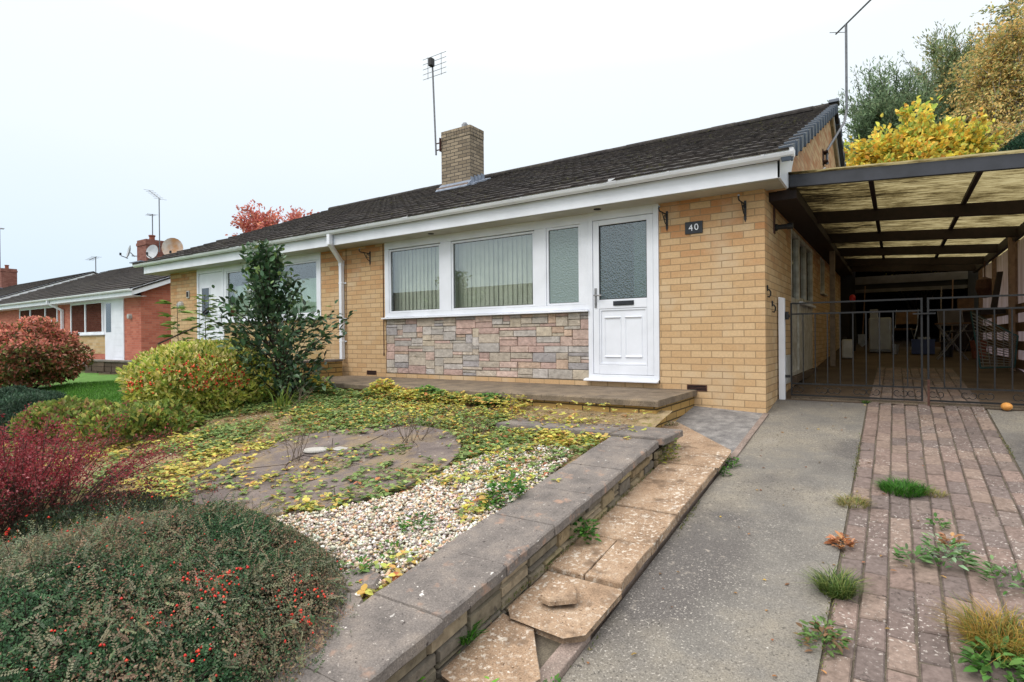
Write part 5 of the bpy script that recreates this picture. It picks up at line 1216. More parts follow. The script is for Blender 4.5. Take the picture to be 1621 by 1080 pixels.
def cotoneaster():
    s_ = empty('cotoneaster', (ct_c[0],ct_c[1],zg(1.0)), 'wide low mound of tiny grey-green leaves dotted with red berries, in the foreground', 'shrub')
    n = 330000
    P, nr = ct_pts(rng, n, .075)
    w_ = 1/np.clip(nr[:,2],.25,1); keep = rng.random(n) < w_/4*1.6; P, nr = P[keep], nr[keep]; n = len(P)
    fl_ = np.stack([vnoise(P,5)-.5, vnoise(P+7,5)-.5, 0*P[:,0]],1)*2.2
    D = norm(fl_ + nr*.35 + rand_dir(rng,n)*.75); Nn = norm(nr*1.2+rand_dir(rng,n)*.8)
    pat = vnoise(P+11,2.3)*.4+vnoise(P,9)*.35+vnoise(P+2,26)*.25
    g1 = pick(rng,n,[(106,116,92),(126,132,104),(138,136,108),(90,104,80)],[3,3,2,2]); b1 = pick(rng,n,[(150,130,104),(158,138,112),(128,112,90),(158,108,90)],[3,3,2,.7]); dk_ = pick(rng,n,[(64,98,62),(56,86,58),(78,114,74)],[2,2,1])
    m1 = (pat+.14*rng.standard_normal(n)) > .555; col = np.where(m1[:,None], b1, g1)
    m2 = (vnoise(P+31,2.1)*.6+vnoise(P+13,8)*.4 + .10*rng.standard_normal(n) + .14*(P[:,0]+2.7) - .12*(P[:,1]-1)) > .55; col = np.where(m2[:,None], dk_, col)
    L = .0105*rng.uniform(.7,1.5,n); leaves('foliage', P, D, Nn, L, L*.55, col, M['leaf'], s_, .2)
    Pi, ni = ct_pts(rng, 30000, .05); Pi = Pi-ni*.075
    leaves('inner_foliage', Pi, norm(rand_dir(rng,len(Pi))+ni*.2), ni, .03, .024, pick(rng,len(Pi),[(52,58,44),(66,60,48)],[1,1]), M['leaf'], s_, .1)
    tw = []
    for k in range(500):
        i = rng.integers(n); a = P[i]-nr[i]*.03; d = D[i]; tw.append(([a, a+d*.05+nr[i]*.022, a+d*.11+nr[i]*.026],[.0018,.0014,.0008]))
    o = stems_mesh('twigs', tw, M['twig'], s_, 4); o['kind'] = 'stuff'
    Ps, ns_ = ct_pts(rng, 1500, .01); ds = norm(ns_*.7+rand_dir(rng,1500)*.8+np.array([.1,.1,.1])); ln = rng.uniform(.03,.11,1500); k = 16
    tt = np.tile(np.linspace(.1,1,k),1500); Pn = np.repeat(Ps,k,0)+np.repeat(ds*ln[:,None],k,0)*tt[:,None]; sgn = np.tile([1,-1],1500*k//2)[:,None]
    sd = norm(np.cross(np.repeat(ds,k,0),np.repeat(ns_,k,0)+.01)); Dn = norm(np.repeat(ds,k,0)*.6+sd*sgn+.3*rand_dir(rng,1500*k)); cs = np.repeat(pick(rng,1500,[(118,126,98),(140,136,108),(98,116,86),(150,124,102),(74,106,70)],[3,3,2,1.5,1.5]),k,0)
    leaves('shoots', Pn, Dn, norm(np.repeat(ns_,k,0)+.5*rand_dir(rng,1500*k)), .011*rng.uniform(.7,1.3,1500*k), .006, cs, M['leaf'], s_, .2)['kind'] = 'stuff'
    Pb, nb_ = ct_pts(rng, 16000, .012)
    Pf = Pb*[1,1,0]; sel = vnoise(Pf+5,3.4)*.45 + vnoise(Pf+17,13)*.42 + .16*(Pb[:,0]+2.8) + .30*rng.random(len(Pb)); idx = np.argsort(-sel)[:270]
    idx = np.concatenate([idx, rng.integers(0,len(Pb),150)])
    o = blobs('berries', Pb[idx]+nb_[idx]*.004, .0058, [(214,48,34),(196,36,28),(222,72,50)], rng, M['berry'], s_); o['kind'] = 'stuff'
    return s_
cotoneaster()
# second, thinner berry patch under the barberry
shrub('cotoneaster',(-3.95,1.5,.42),(.75,.55,.26),22000,.014,.008,[(58,74,54),(74,88,66),(44,62,44)],[2,2,2],'flat dark green berry shrub creeping below the crimson bush','shrub',rng,berries=(70,.009,[(220,44,28)]),stemn=25,lump=.12,shell=.3,stem_r=.004)
# crimson barberry with upright arching twigs
def barberry():
    c = np.array([-4.80,1.10,zg(1.1)]); s_ = empty('barberry_bush', tuple(c), 'crimson barberry bush with upright twigs at the left edge', 'shrub')
    paths = []; PP = []; DD = []
    for k in range(330):
        a = c + np.array([rng.uniform(-.55,.42),rng.uniform(-.4,.36),0]); d = rand_dir(rng,1)[0]; d[2] = abs(d[2])*1.3+.8; d = d/np.linalg.norm(d)
        ln = rng.uniform(.45,.86); out = np.array([a[0]-c[0],a[1]-c[1],0])*.3
        if k < 14: out = np.array([rng.uniform(.25,.5),rng.uniform(.25,.5),-.16]); a = c+np.array([.3,.3,0.05])
        pts = [a, a+d*ln*.5+out*.3, a+d*ln+out*.9]
        paths.append((pts,[.005,.0035,.0015]))
        for t in np.linspace(.5,1,36):
            b = pts[0]*(1-t)**2+2*pts[1]*t*(1-t)+pts[2]*t*t if t < 1 else pts[2]
            PP.append(b+rng.standard_normal(3)*.02); DD.append(norm(rand_dir(rng,1)[0]+d*.8))
    P = np.array(PP); D = np.array(DD); n = len(P)
    rep = 4; P = np.repeat(P,rep,0)+rng.standard_normal((n*rep,3))*.016; D = norm(np.repeat(D,rep,0)+.6*rand_dir(rng,n*rep)); n = len(P)
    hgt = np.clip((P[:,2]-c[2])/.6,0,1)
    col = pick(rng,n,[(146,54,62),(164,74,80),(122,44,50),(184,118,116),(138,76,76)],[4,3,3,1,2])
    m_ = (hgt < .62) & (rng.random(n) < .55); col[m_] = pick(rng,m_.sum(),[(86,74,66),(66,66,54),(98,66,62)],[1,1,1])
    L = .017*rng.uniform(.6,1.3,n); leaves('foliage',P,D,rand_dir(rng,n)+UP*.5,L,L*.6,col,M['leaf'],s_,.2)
    stems_mesh('stems',paths,M['twig'],s_,4)
barberry()
# clipped dark green conifer mound
shrub('conifer_mound',(-8.7,2.33,.60),(.72,.70,.52),42000,.05,.010,[(66,90,70),(80,106,84),(54,76,60),(96,118,98)],[3,3,2,1],'rounded dark green conifer mound behind the crimson bush','shrub',rng,lump=.1,ns=3.5,shell=.3,up=.35,stemn=6)
# yellow-green berry bush
shrub('skimmia_bush',(-7.32,3.86,1.06),(.62,1.0,.62),15000,.066,.026,[(150,166,72),(198,198,98),(218,210,126),(112,140,64),(180,184,82)],[4,4,3,2,3],'rounded yellow-green bush with orange-red berry clusters in front of the far left house','shrub',rng,big=True,lump=.14,ns=2.6,shell=.45,up=.45,berries=(420,.015,[(214,82,46),(226,110,62),(196,58,46)]),zmin=-.75,stemn=30,basez=.7,tip=(.0,.22,(218,208,140)))
# low periwinkle-like shrubs round it
shrub('leafy_shrub',(-6.72,2.85,.74),(.45,.62,.24),3600,.06,.035,[(130,150,72),(108,130,66),(172,172,86),(150,108,76)],[4,3,3,1],'low green and yellow leafy shrub left of the circular paving','shrub',rng,big=True,lump=.25,stemn=8)
shrub('leafy_shrub',(-7.7,2.55,.74),(.5,.5,.26),3000,.06,.034,[(120,138,68),(146,156,78),(178,150,94),(142,106,82)],[4,3,1,1],'straggly green shrub beside the conifer mound','shrub',rng,big=True,lump=.3,stemn=8)
# dark green tall shrub in front of the left house
def dark_tree():
    c = np.array([-6.80,4.62,zg(4.62)-.02]); s_ = empty('evergreen_shrub', tuple(c), 'tall dark green evergreen shrub in front of the left half of the house', 'shrub')
    paths = []; P = []; D = []
    for k in range(128):
        t = rng.random()**.95; z = .12 + 1.9*t
        wid = .72*math.sin(min(1,(t*1.05+.16))*math.pi*.92)**.8 + .05 if t < .85 else .2
        if t < .3: wid = .62+.2*t
        an = rng.uniform(0,6.28); wid *= rng.uniform(.5,1.3); ln_ = np.array([-.83,-.56,0])*(.36*t-.08); e = ln_ + np.array([math.cos(an)*wid*1.0, math.sin(an)*wid*.95, z+rng.uniform(-.06,.24)]); a = ln_*.8+np.array([rng.normal()*.03,rng.normal()*.03,max(.02,z-.45)])
        m_ = (a+e)/2+np.array([0,0,-.03]); paths.append(([c+a,c+m_,c+e],[.008,.006,.002]))
        for q in np.linspace(.3,1,30):
            b = a*(1-q)**2+2*m_*q*(1-q)+e*q*q; P.append(c+b+rng.standard_normal(3)*.045); D.append(norm((e-a)*.8+rand_dir(rng,1)[0]*.5+np.array([0,0,-.15])))
    for k in range(90):
        q = rng.random(); P.append(c+np.array([rng.normal()*.06-.25,rng.normal()*.06-.16,1.80+.36*q])); D.append(norm(rand_dir(rng,1)[0]+UP*.2))
    paths.append(([c,c+np.array([-.08,-.05,1]),c+np.array([-.25,-.16,2.15])],[.022,.014,.004]))
    P = np.array(P); D = np.array(D); n = len(P)
    col = pick(rng,n,[(62,90,62),(78,108,74),(52,74,52),(104,132,92),(124,152,86)],[4,4,3,2,.6])
    m_ = rng.random(n) < .0004; col[m_] = lin(200,60,40)[:3]
    L = .10*rng.uniform(.55,1.25,n); leaves('foliage',P,D,norm(UP+.7*rand_dir(rng,n)),L,L*.56,col,M['leaf_gloss'],s_,.18,True,.12)
    stems_mesh('stems',paths,M['twig'],s_,5)
dark_tree()
def sapling(c, h, n, Ls, label, lean=(0,0), spread=.22, cols=((112,138,64),(92,120,52),(130,150,80))):
    c = np.array(c,float); s_ = empty('sapling', tuple(c), label, 'sapling'); top = c+np.array([lean[0],lean[1],h]); P=[];D=[];paths=[([c,(c+top)/2+np.array([.02,0,0]),top],[.009,.006,.003])]
    for k in range(n):
        t = .3+.7*k/n; b = c*(1-t)+top*t; an = k*2.4+rng.uniform(-.4,.4); d = np.array([math.cos(an),math.sin(an),.25]); e = b+d*spread*rng.uniform(.5,1)*(1.15-t*.6)
        paths.append(([b,(b+e)/2+UP*.01,e],[.003,.0025,.0015]))
        for q in (.45,.7,1.0):
            for sg in (-1,1): P.append(b*(1-q)+e*q); D.append(norm(d+sg*np.array([-d[1],d[0],0])*.8+rand_dir(rng,1)[0]*.3))
    P=np.array(P);D=np.array(D); leaves('foliage',P,D,norm(UP+.4*rand_dir(rng,len(P))),Ls*rng.uniform(.7,1.2,len(P)),Ls*.4,pick(rng,len(P),cols,[1]*len(cols)),M['leaf'],s_,.15,True,.15); stems_mesh('stem',paths,M['twig'],s_,5)
sapling((-9.6,4.6,.8),1.5,16,.19,'thin sapling with long leaflets, leftmost by the far house wall',spread=.3)
sapling((-8.95,4.7,.8),1.58,44,.10,'leafy sapling in front of the far left white door',spread=.22,cols=((96,124,60),(120,140,70),(70,100,50)))
mb = MB(); mb.tube([(-9.7,4.35,1.62),(-9.15,4.75,1.92)],.014,6); tag(mb.build('fallen_branch', M['bark']), 'dark bare branch resting across the saplings', 'branch')
# iris-like blades at the foot of the dark shrub
def tuft(name, c, r, h, n, w, cols, wts, label, cat, flat=.5, bend=.35, group=None):
    c = np.array(c,float); an = rng.uniform(0,6.28,n); rr = r*np.sqrt(rng.random(n))
    P = c + np.stack([np.cos(an)*rr,np.sin(an)*rr,np.zeros(n)],1); P[:,2] += SL*(P[:,1]-c[1])
    a2 = an+rng.standard_normal(n)*.9; D = norm(np.stack([np.cos(a2)*flat,np.sin(a2)*flat,np.ones(n)],1)+.2*rng.standard_normal((n,3)))
    L = h*rng.uniform(.5,1.15,n)[:,None]; B = norm(np.cross(D,UP+.01)); W = w*rng.uniform(.7,1.2,n)[:,None]
    out = norm(D*[1,1,0]+1e-6)
    mid = P+D*L*.55; tip = P+D*L+out*L*bend-UP*L*bend*.5
    V = np.stack([P-B*W*.5,P+B*W*.5,mid+B*W*.4,mid-B*W*.4,tip],1); k = 5
    F1 = (np.arange(n)[:,None,None]*k+np.array([[0,1,2],[0,2,3],[3,2,4]])[None]).reshape(-1,3)
    o = npmesh(name, V.reshape(-1,3), F1, M['leaf'], None, np.repeat(pick(rng,n,cols,wts),k,axis=0))
    return tag(o,label,cat,group)
GR = [(74,112,40),(96,132,54),(58,92,36),(130,140,70)]
tuft('iris_clump',(-6.25,4.2,zg(4.2)),.09,.42,26,.022,[(130,150,70),(96,120,56)],[1,1],'few pale upright blades at the foot of the dark shrub','plant',.3,.25)
tuft('grass_tuft',(.03,4.62,zd(4.62)),.125,.085,900,.004,[(62,116,34),(80,134,42),(48,96,30)],[1,1,1],'bright green grass tuft in the middle of the brick paving','grass tuft',.9,.3)
tuft('grass_tuft',(.20,4.62,zd(4.62)),.06,.05,120,.004,[(150,140,86),(120,124,66)],[1,1],'faded small tuft right of the bright green one','grass tuft',.9,.4)
tuft('grass_tuft',(-.24,4.27,zd(4.27)),.085,.07,260,.004,[(140,132,78),(110,124,60),(164,150,100)],[1,1,1],'yellowing tuft at the joint of concrete and bricks','grass tuft',.9,.4)
tuft('grass_tuft',(-.245,3.14,zd(3.14)),.07,.12,420,.005,[(92,116,56),(124,136,72),(72,98,46)],[1,1,1],'green tuft with dry base on the paving edge, below the leaf pile','grass tuft',.7,.35)
tuft('grass_tuft',(.34,2.98,zd(2.98)),.11,.16,800,.004,[(176,146,72),(158,128,58),(134,132,60),(92,116,46)],[3,3,2,1],'large yellow-brown grass clump at the lower right','grass tuft',.6,.5)
tuft('grass_tuft',(-1.83,5.45,zd(5.5)+.06),.06,.06,200,.005,GR,[1,1,1,0],'short green grass at the corner of the patio step','grass tuft',.8,.2)
tuft('grass_tuft',(-.27,7.12,zd(7.1)),.035,.045,80,.005,GR,[1,1,1,0],'little green tuft in the joint under the gates','grass tuft',.8,.2)
tuft('grass_tuft',(-1.56,1.93,zsl(1.93)),.04,.09,120,.008,[(62,112,40),(80,130,46)],[1,1],'green tuft at the foot of the garden wall, near the sunken slab','grass tuft',.7,.3)
def weed(c, r, n, L, label, cols=((70,118,44),(92,138,58),(56,100,40)), w=(1,1,1), h=.05, slope=True, W=.5):
    c = np.array(c,float); an = rng.uniform(0,6.28,n); rr = r*np.sqrt(rng.random(n)); P = c+np.stack([np.cos(an)*rr,np.sin(an)*rr,rng.random(n)*h+.004],1); P[:,2] += SL*(P[:,1]-c[1])
    D = norm(np.stack([np.cos(an),np.sin(an),.25+.4*rng.random(n)],1)+.5*rng.standard_normal((n,3))*[1,1,.4]); LL = L*rng.uniform(.6,1.25,n)
    return tag(leaves('weed',P,D,norm(UP+.35*rand_dir(rng,n)),LL,LL*W,pick(rng,n,cols,w),M['leaf'],None,.15,True,.2), label, 'weed', 'weeds in the paving')
weed((-1.515,2.96,zsl(2.96)),.08,95,.045,'leafy weed at the wall foot beside the split slab',h=.09)
weed((-1.50,4.42,zsl(4.4)),.08,120,.035,'yellowish weed in the gap between the coping stones',cols=((120,130,54),(150,146,64),(90,112,50)),h=.16)
weed((-1.085,4.72,zd(4.72)),.045,60,.03,'small green weed at the upper slab corner on the drive')
weed((-1.09,4.52,zd(4.52)),.03,40,.028,'tiny green weed below the upper slab corner on the drive')
weed((-1.12,1.93,zd(1.93)),.035,30,.022,'green sprig growing from the kerb joint')
weed((-1.60,1.63,zsl(1.6)-.04),.045,34,.04,'bright pale green weed at the bottom edge by the wall',cols=((120,176,60),(96,150,50)),w=(1,1))
weed((-1.28,1.72,zsl(1.7)-.02),.035,26,.035,'bright green weed on the broken slab edge',cols=((120,176,60),(96,150,50)),w=(1,1))
weed((-.26,2.70,zd(2.70)),.085,150,.034,'spreading green weed at the paving edge near the bottom',cols=((88,118,62),(110,140,78),(140,110,80)),h=.06)
weed((.21,3.66,zd(3.66)),.10,120,.05,'straggling green weed across the paving, largest on the right',cols=((84,124,62),(120,150,100),(150,170,140)),h=.09,W=.35)
weed((.06,3.60,zd(3.6)),.07,40,.05,'low creeping sprig left of the straggling weed',cols=((84,124,62),(110,140,90)),w=(1,1),W=.4)
weed((.44,3.55,zd(3.55)),.11,90,.045,'green creeping weed running out at the right edge',cols=((84,124,62),(120,150,100)),w=(1,1),W=.35,h=.06)
weed((.20,4.10,zd(4.1)),.045,36,.04,'small sprig above the straggling weed',cols=((74,118,52),(110,140,80)),w=(1,1),W=.4)
weed((.31,2.80,zd(2.8)),.09,120,.05,'leafy green weed at the foot of the yellow-brown clump',cols=((80,122,56),(100,140,70)),w=(1,1),h=.07)
weed((-.25,3.66,zd(3.66)),.055,60,.042,'small heap of curled orange-brown leaves on the paving edge',cols=((188,136,96),(206,156,116),(160,104,70)),h=.03,W=.6)
weed((.24,3.86,zd(3.86)),.05,50,.035,'tan withered plant between two green sprigs on the paving',cols=((176,132,92),(150,116,80)),w=(1,1),h=.05)
weed((-2.02,2.9,zg(2.9)+.02),.12,150,.045,'green herb growing beside the coping at the gravel edge',h=.10)
weed((-2.02,2.75,zg(2.75)+.02),.06,60,.035,'small green herb next to the coping below the larger herb',h=.05)
weed((-2.25,2.35,zg(2.35)+.02),.09,70,.035,'low green patch on the white gravel',h=.05)
weed((-2.18,2.08,zg(2.05)+.02),.06,45,.03,'green sprig on the gravel near the coping',h=.05,cols=((92,138,58),(140,120,60),(76,120,50)))
weed((-2.16,1.86,zg(1.86)+.03),.05,30,.03,'sprig by the flat stones at the gravel edge',h=.05)

n = 5200; t = rng.random(n); P = np.zeros((n,3)); line = rng.integers(0,4,n)
P[:,0] = np.choose(line,[-.258,-1.122,-1.545,.716])+.010*rng.standard_normal(n); P[:,1] = np.choose(line,[rng.uniform(1.5,7,n),rng.uniform(1.5,4.8,n),rng.uniform(1.2,4.2,n),rng.uniform(2.5,7,n)])
P = P[vnoise(P*[0,1,0]+P[:,:1]*9,2.2) > .56]; n = len(P); P[:,2] = np.where(np.abs(P[:,0]+1.545) < .06, zg(0)-.16+SL*P[:,1]+.004, .84-SL*6.4+SL*P[:,1]+.002); an = rng.uniform(0,6.28,n)
D = np.stack([np.cos(an),np.sin(an),.5+rng.random(n)],1); o = leaves('joint_moss',P,D,norm(UP+.4*rand_dir(rng,n)),.014*rng.uniform(.5,1.6,n),.005,pick(rng,n,[(98,112,58),(122,120,70),(84,98,50),(140,120,84)],[2,2,2,1]),M['leaf'],None,.1); o['kind'] = 'stuff'
n = 90; P = np.stack([rng.uniform(-1.1,1.0,n),rng.uniform(1.8,7.0,n),np.zeros(n)],1); P[:,2] = .84-SL*6.4+SL*P[:,1]+.006; an = rng.uniform(0,6.28,n)
o = leaves('fallen_leaves',P,np.stack([np.cos(an),np.sin(an),.15+0*an],1),norm(UP+.35*rand_dir(rng,n)),.026*rng.uniform(.5,1.4,n),.014,pick(rng,n,[(176,140,84),(150,104,72),(196,170,84),(120,92,66)],[2,2,1,2]),M['leaf'],None,.2,True,.1); o['kind'] = 'stuff'
# white gravel
def inpoly(P, poly):
    x,y = P[:,0],P[:,1]; ins = np.zeros(len(P),bool); j = len(poly)-1
    for i in range(len(poly)):
        xi,yi = poly[i]; xj,yj = poly[j]
        c_ = ((yi>y)!=(yj>y)) & (x < (xj-xi)*(y-yi)/(yj-yi+1e-12)+xi); ins ^= c_; j = i
    return ins
GP = [(-3.35,1.75),(-2.6,1.55),(-2.0,1.65),(-1.94,2.2),(-1.94,3.2),(-2.05,3.95),(-2.6,3.9),(-2.75,3.3),(-2.7,2.75),(-3.0,2.3),(-3.5,2.0),(-3.9,1.85)]
n = 44000; P = np.stack([rng.uniform(-4.1,-1.9,n),rng.uniform(1.4,4.1,n),np.zeros(n)],1); P = P[inpoly(P,GP)]
dens = 1.15 - np.clip((P[:,1]-2.5)/1.3,0,1)*.75 - np.clip(vnoise(P,2.5)-.58,0,1)*2.0; P = P[rng.random(len(P)) < dens]; n = len(P)
P = P[(P[:,0]-CX)**2+(P[:,1]-CY)**2 > (CR+.03)**2]; n = len(P)
P[:,2] = zg(0)+SL*P[:,1]+.012+rng.random(n)*.022
gob = blobs('gravel', P, .0115, [(214,208,196),(226,222,213),(202,194,180),(180,170,155),(210,190,164),(146,137,128),(196,160,130)], rng, M['pebble'], None, (1.25,.85,.7), .22)
gob['kind'] = 'stuff'; gob['label'] = 'white and cream gravel beside the coping'
n = 900; P = np.stack([rng.uniform(-7,-1.95,n),rng.uniform(1.6,5.0,n),np.zeros(n)],1); P[:,2] = zg(0)+SL*P[:,1]+.01
gob = blobs('scattered_gravel', P, .012, [(200,194,182),(180,170,156)], rng, M['pebble'], None, (1.2,.85,.6), .22); gob['kind'] = 'stuff'

# strawberry-like ground cover
n = 90000; P = np.stack([rng.uniform(-8.6,-1.75,n),rng.uniform(.6,5.15,n),np.zeros(n)],1)
d2 = np.sqrt((P[:,0]-CX)**2+(P[:,1]-CY)**2)
nz = vnoise(P,1.6)*.5+vnoise(P+9,4.5)*.5
dens = np.clip((nz-.36)*3.2,0,1)*.8
dens = np.where(P[:,1] > 4.1, np.clip(dens+.3,0,1), dens)
rim = CR - .30*np.clip(vnoise(P+40,2.0)*1.7-.55,0,1)
dens = np.where(d2 < rim, np.where(nz > .57, .26, 0.012), dens)
dens = np.where((d2 > rim) & (d2 < CR+.22), np.clip(dens*.8+.16,0,1), dens)
ing = inpoly(P,GP); dens = np.where(ing, np.where(nz > .64, .35, .015) + np.clip((P[:,1]-3.0)*.5,0,.5), dens)
dens = np.where((P[:,0] > -1.95) & (P[:,1] < 4.2), np.where(P[:,1] > 3.2, .15*(nz > .55), 0), dens)
dens = np.where((P[:,0] > -3.1) & (P[:,1] > 4.28) & (P[:,1] < 4.85), dens*.12, dens)
dens = np.where((P[:,0] > -3.2) & (P[:,1] > 4.84), dens*.04, dens)
P = P[rng.random(n) < dens]; n = len(P)
near = (P[:,1] > 4.85)
P[:,2] = zg(0)+SL*P[:,1] + .008 + rng.random(n)**2*.05 + near*rng.random(n)*.09*(vnoise(P,2.1) > .38)
rep = 3; P = np.repeat(P,rep,0); n = len(P); an = np.repeat(rng.uniform(0,6.28,n//3),3)+np.tile([0,2.1,4.2],n//3)
D = np.stack([np.cos(an),np.sin(an),.18*np.ones(n)],1)+.25*rng.standard_normal((n,3)); LL = np.repeat(.038*rng.uniform(.5,1.3,n//3),3)
zone = np.repeat(vnoise(P[::3]+21,1.3)*.65+vnoise(P[::3],5)*.35,3) + .1*rng.standard_normal(n) + .10*np.clip((P[:,0]+4.5)/2.5,-1,1)
A_ = pick(rng,n,[(128,152,90),(150,168,100),(108,132,78)],[3,2,2]); B_ = pick(rng,n,[(204,198,102),(216,202,108),(182,186,96),(216,180,98)],[3,2,3,1]); C_ = pick(rng,n,[(194,122,84),(172,134,96),(204,148,88)],[1,2,1])
col = np.where((zone > .56)[:,None], B_, A_); m_ = rng.random(n) < .08; col[m_] = C_[m_]
gc = leaves('ground_cover',P,D,norm(UP+.3*rand_dir(rng,n)),LL,LL*.8,col,M['leaf'],None,.12,True,.15); gc['kind'] = 'stuff'; gc['label'] = 'yellow and green creeping leaves over the front garden'
n = 5200; P = np.stack([rng.uniform(-7.4,-3.3,n),5.13-.16*rng.random(n)**1.5,np.zeros(n)],1); w_ = vnoise(P,2.4); keep = w_ > .36; P = P[keep]; w_ = w_[keep]; n = len(P)
P[:,2] = zg(5.05)+rng.random(n)*(.05+.16*np.clip(w_-.3,0,.5)*2.4); an = rng.uniform(0,6.28,n); D = np.stack([np.cos(an),np.sin(an)-.5,.25+.2*rng.random(n)],1); LL = .05*rng.uniform(.6,1.3,n)
zone = vnoise(P+5,1.6)+.12*rng.standard_normal(n); col = np.where((zone > .5)[:,None], pick(rng,n,[(196,190,88),(206,176,84),(164,174,78)],[3,2,3]), pick(rng,n,[(98,136,62),(118,152,72),(80,114,56)],[3,3,2])); m_ = rng.random(n) < .07; col[m_] = pick(rng,m_.sum(),[(190,116,80),(206,150,90)],[1,1])
o = leaves('border_leaves',P,D,norm(UP+.3*rand_dir(rng,n)-np.array([0,.5,0])),LL,LL*.75,col,M['leaf'],None,.15,True,.2); o['kind'] = 'stuff'
# dry runners, litter
n = 42000; P = np.stack([rng.uniform(-8.3,-1.9,n),rng.uniform(1.2,5.1,n),np.zeros(n)],1); keep = ~(inpoly(P,GP) & (rng.random(n) < .75)); d2 = np.sqrt((P[:,0]-CX)**2+(P[:,1]-CY)**2); keep &= ~((d2 < CR) & (rng.random(n) < np.where(vnoise(P,2.6) > .5, .15, .75))); P = P[keep]; n = len(P)
P[:,2] = zg(0)+SL*P[:,1]+.012+.02*rng.random(n); an = rng.uniform(0,6.28,n); D = np.stack([np.cos(an),np.sin(an),.1*rng.standard_normal(n)],1)
lt = leaves('leaf_litter',P,D,norm(UP+.4*rand_dir(rng,n)),.035*rng.uniform(.5,1.5,n),.005*rng.uniform(.6,3,n),pick(rng,n,[(160,136,98),(130,104,76),(178,152,114),(148,98,74)],[3,2,2,1]),M['leaf'],None,.1); lt['kind'] = 'stuff'
# dead stems
def deadstems(c, h, n, label, sp=.12):
    c = np.array(c,float); paths = []
    for k in range(n):
        a = c+np.array([rng.normal()*sp*.4,rng.normal()*sp*.4,0]); e = a+np.array([rng.normal()*sp,rng.normal()*sp,h*rng.uniform(.6,1.1)]); m_ = (a+e)/2+rng.standard_normal(3)*.015
        paths.append(([a,m_,e],[.0035,.003,.0015]))
        for q in (.5,.7,.85):
            b = a*(1-q)+e*q; paths.append(([b,b+np.array([rng.normal()*.05,rng.normal()*.05,.05])],[.002,.001]))
    mb = MB()
    for p_,r_ in paths: mb.tube(p_,r_,4,cap=False)
    tag(mb.build('dead_stems',M['twig_grey'],fixn=False),label,'dead plant','dead stems on the circular paving')
deadstems((-3.55,3.62,zg(3.62)),.38,14,'thicket of bare dry stems at the back of the circular paving',.13)
deadstems((-4.1,2.9,zg(2.9)),.36,9,'bare dry stems beside the pale stone disc',.07)
deadstems((-3.2,4.75,zg(4.75)),.30,2,'single dry stalk in front of the patio step',.02)
deadstems((-3.05,3.95,zg(3.95)),.22,6,'brown withered stems at the right rim of the circular paving',.07)
deadstems((-6.05,4.3,zg(4.3)),.38,8,'dry bent stems beside the dark evergreen shrub',.16)

# red-bronze maple-like bush by the red house and its companions
shrub('acer_bush',(-13.75,3.75,1.38),(1.0,1.0,.76),27000,.075,.034,[(176,104,84),(196,122,100),(212,152,130),(124,112,64),(142,84,66),(112,120,66),(96,86,54)],[2.5,2.5,1.5,3.5,1.5,4,2.5],'large bronze-red and green bush on the lawn in front of the red house','bush',rng,big=True,lump=.3,ns=2.8,shell=.6,up=.1,zmin=-.75,stemn=26,basez=.7,stem_r=.02,tip=(.25,.6,(216,146,126)))
shrub('border_plants',(-12.4,5.9,.84),(1.8,.3,.16),3500,.07,.03,[(92,112,56),(130,120,70),(110,90,110),(150,130,80)],[4,2,.6,1],'strip of low border plants along the lawn edge','border',rng,big=True,stemn=5)
# lawn blades
n = 60000; P = np.stack([rng.uniform(-14,-8.9,n),rng.uniform(2.2,6.2,n),np.zeros(n)],1); P[:,2] = np.minimum(zg(0)+SL*P[:,1]-.05,.80)-.003
an = rng.uniform(0,6.28,n); D = norm(np.stack([np.cos(an)*.5,np.sin(an)*.5,np.ones(n)],1)); gr = leaves('grass',P,D,np.stack([np.cos(an),np.sin(an),0*an],1),.05*rng.uniform(.6,1.3,n),.007,pick(rng,n,[(70,118,36),(92,140,50),(60,100,34)],[1,1,1]),M['leaf'],None,0); gr['kind'] = 'stuff'

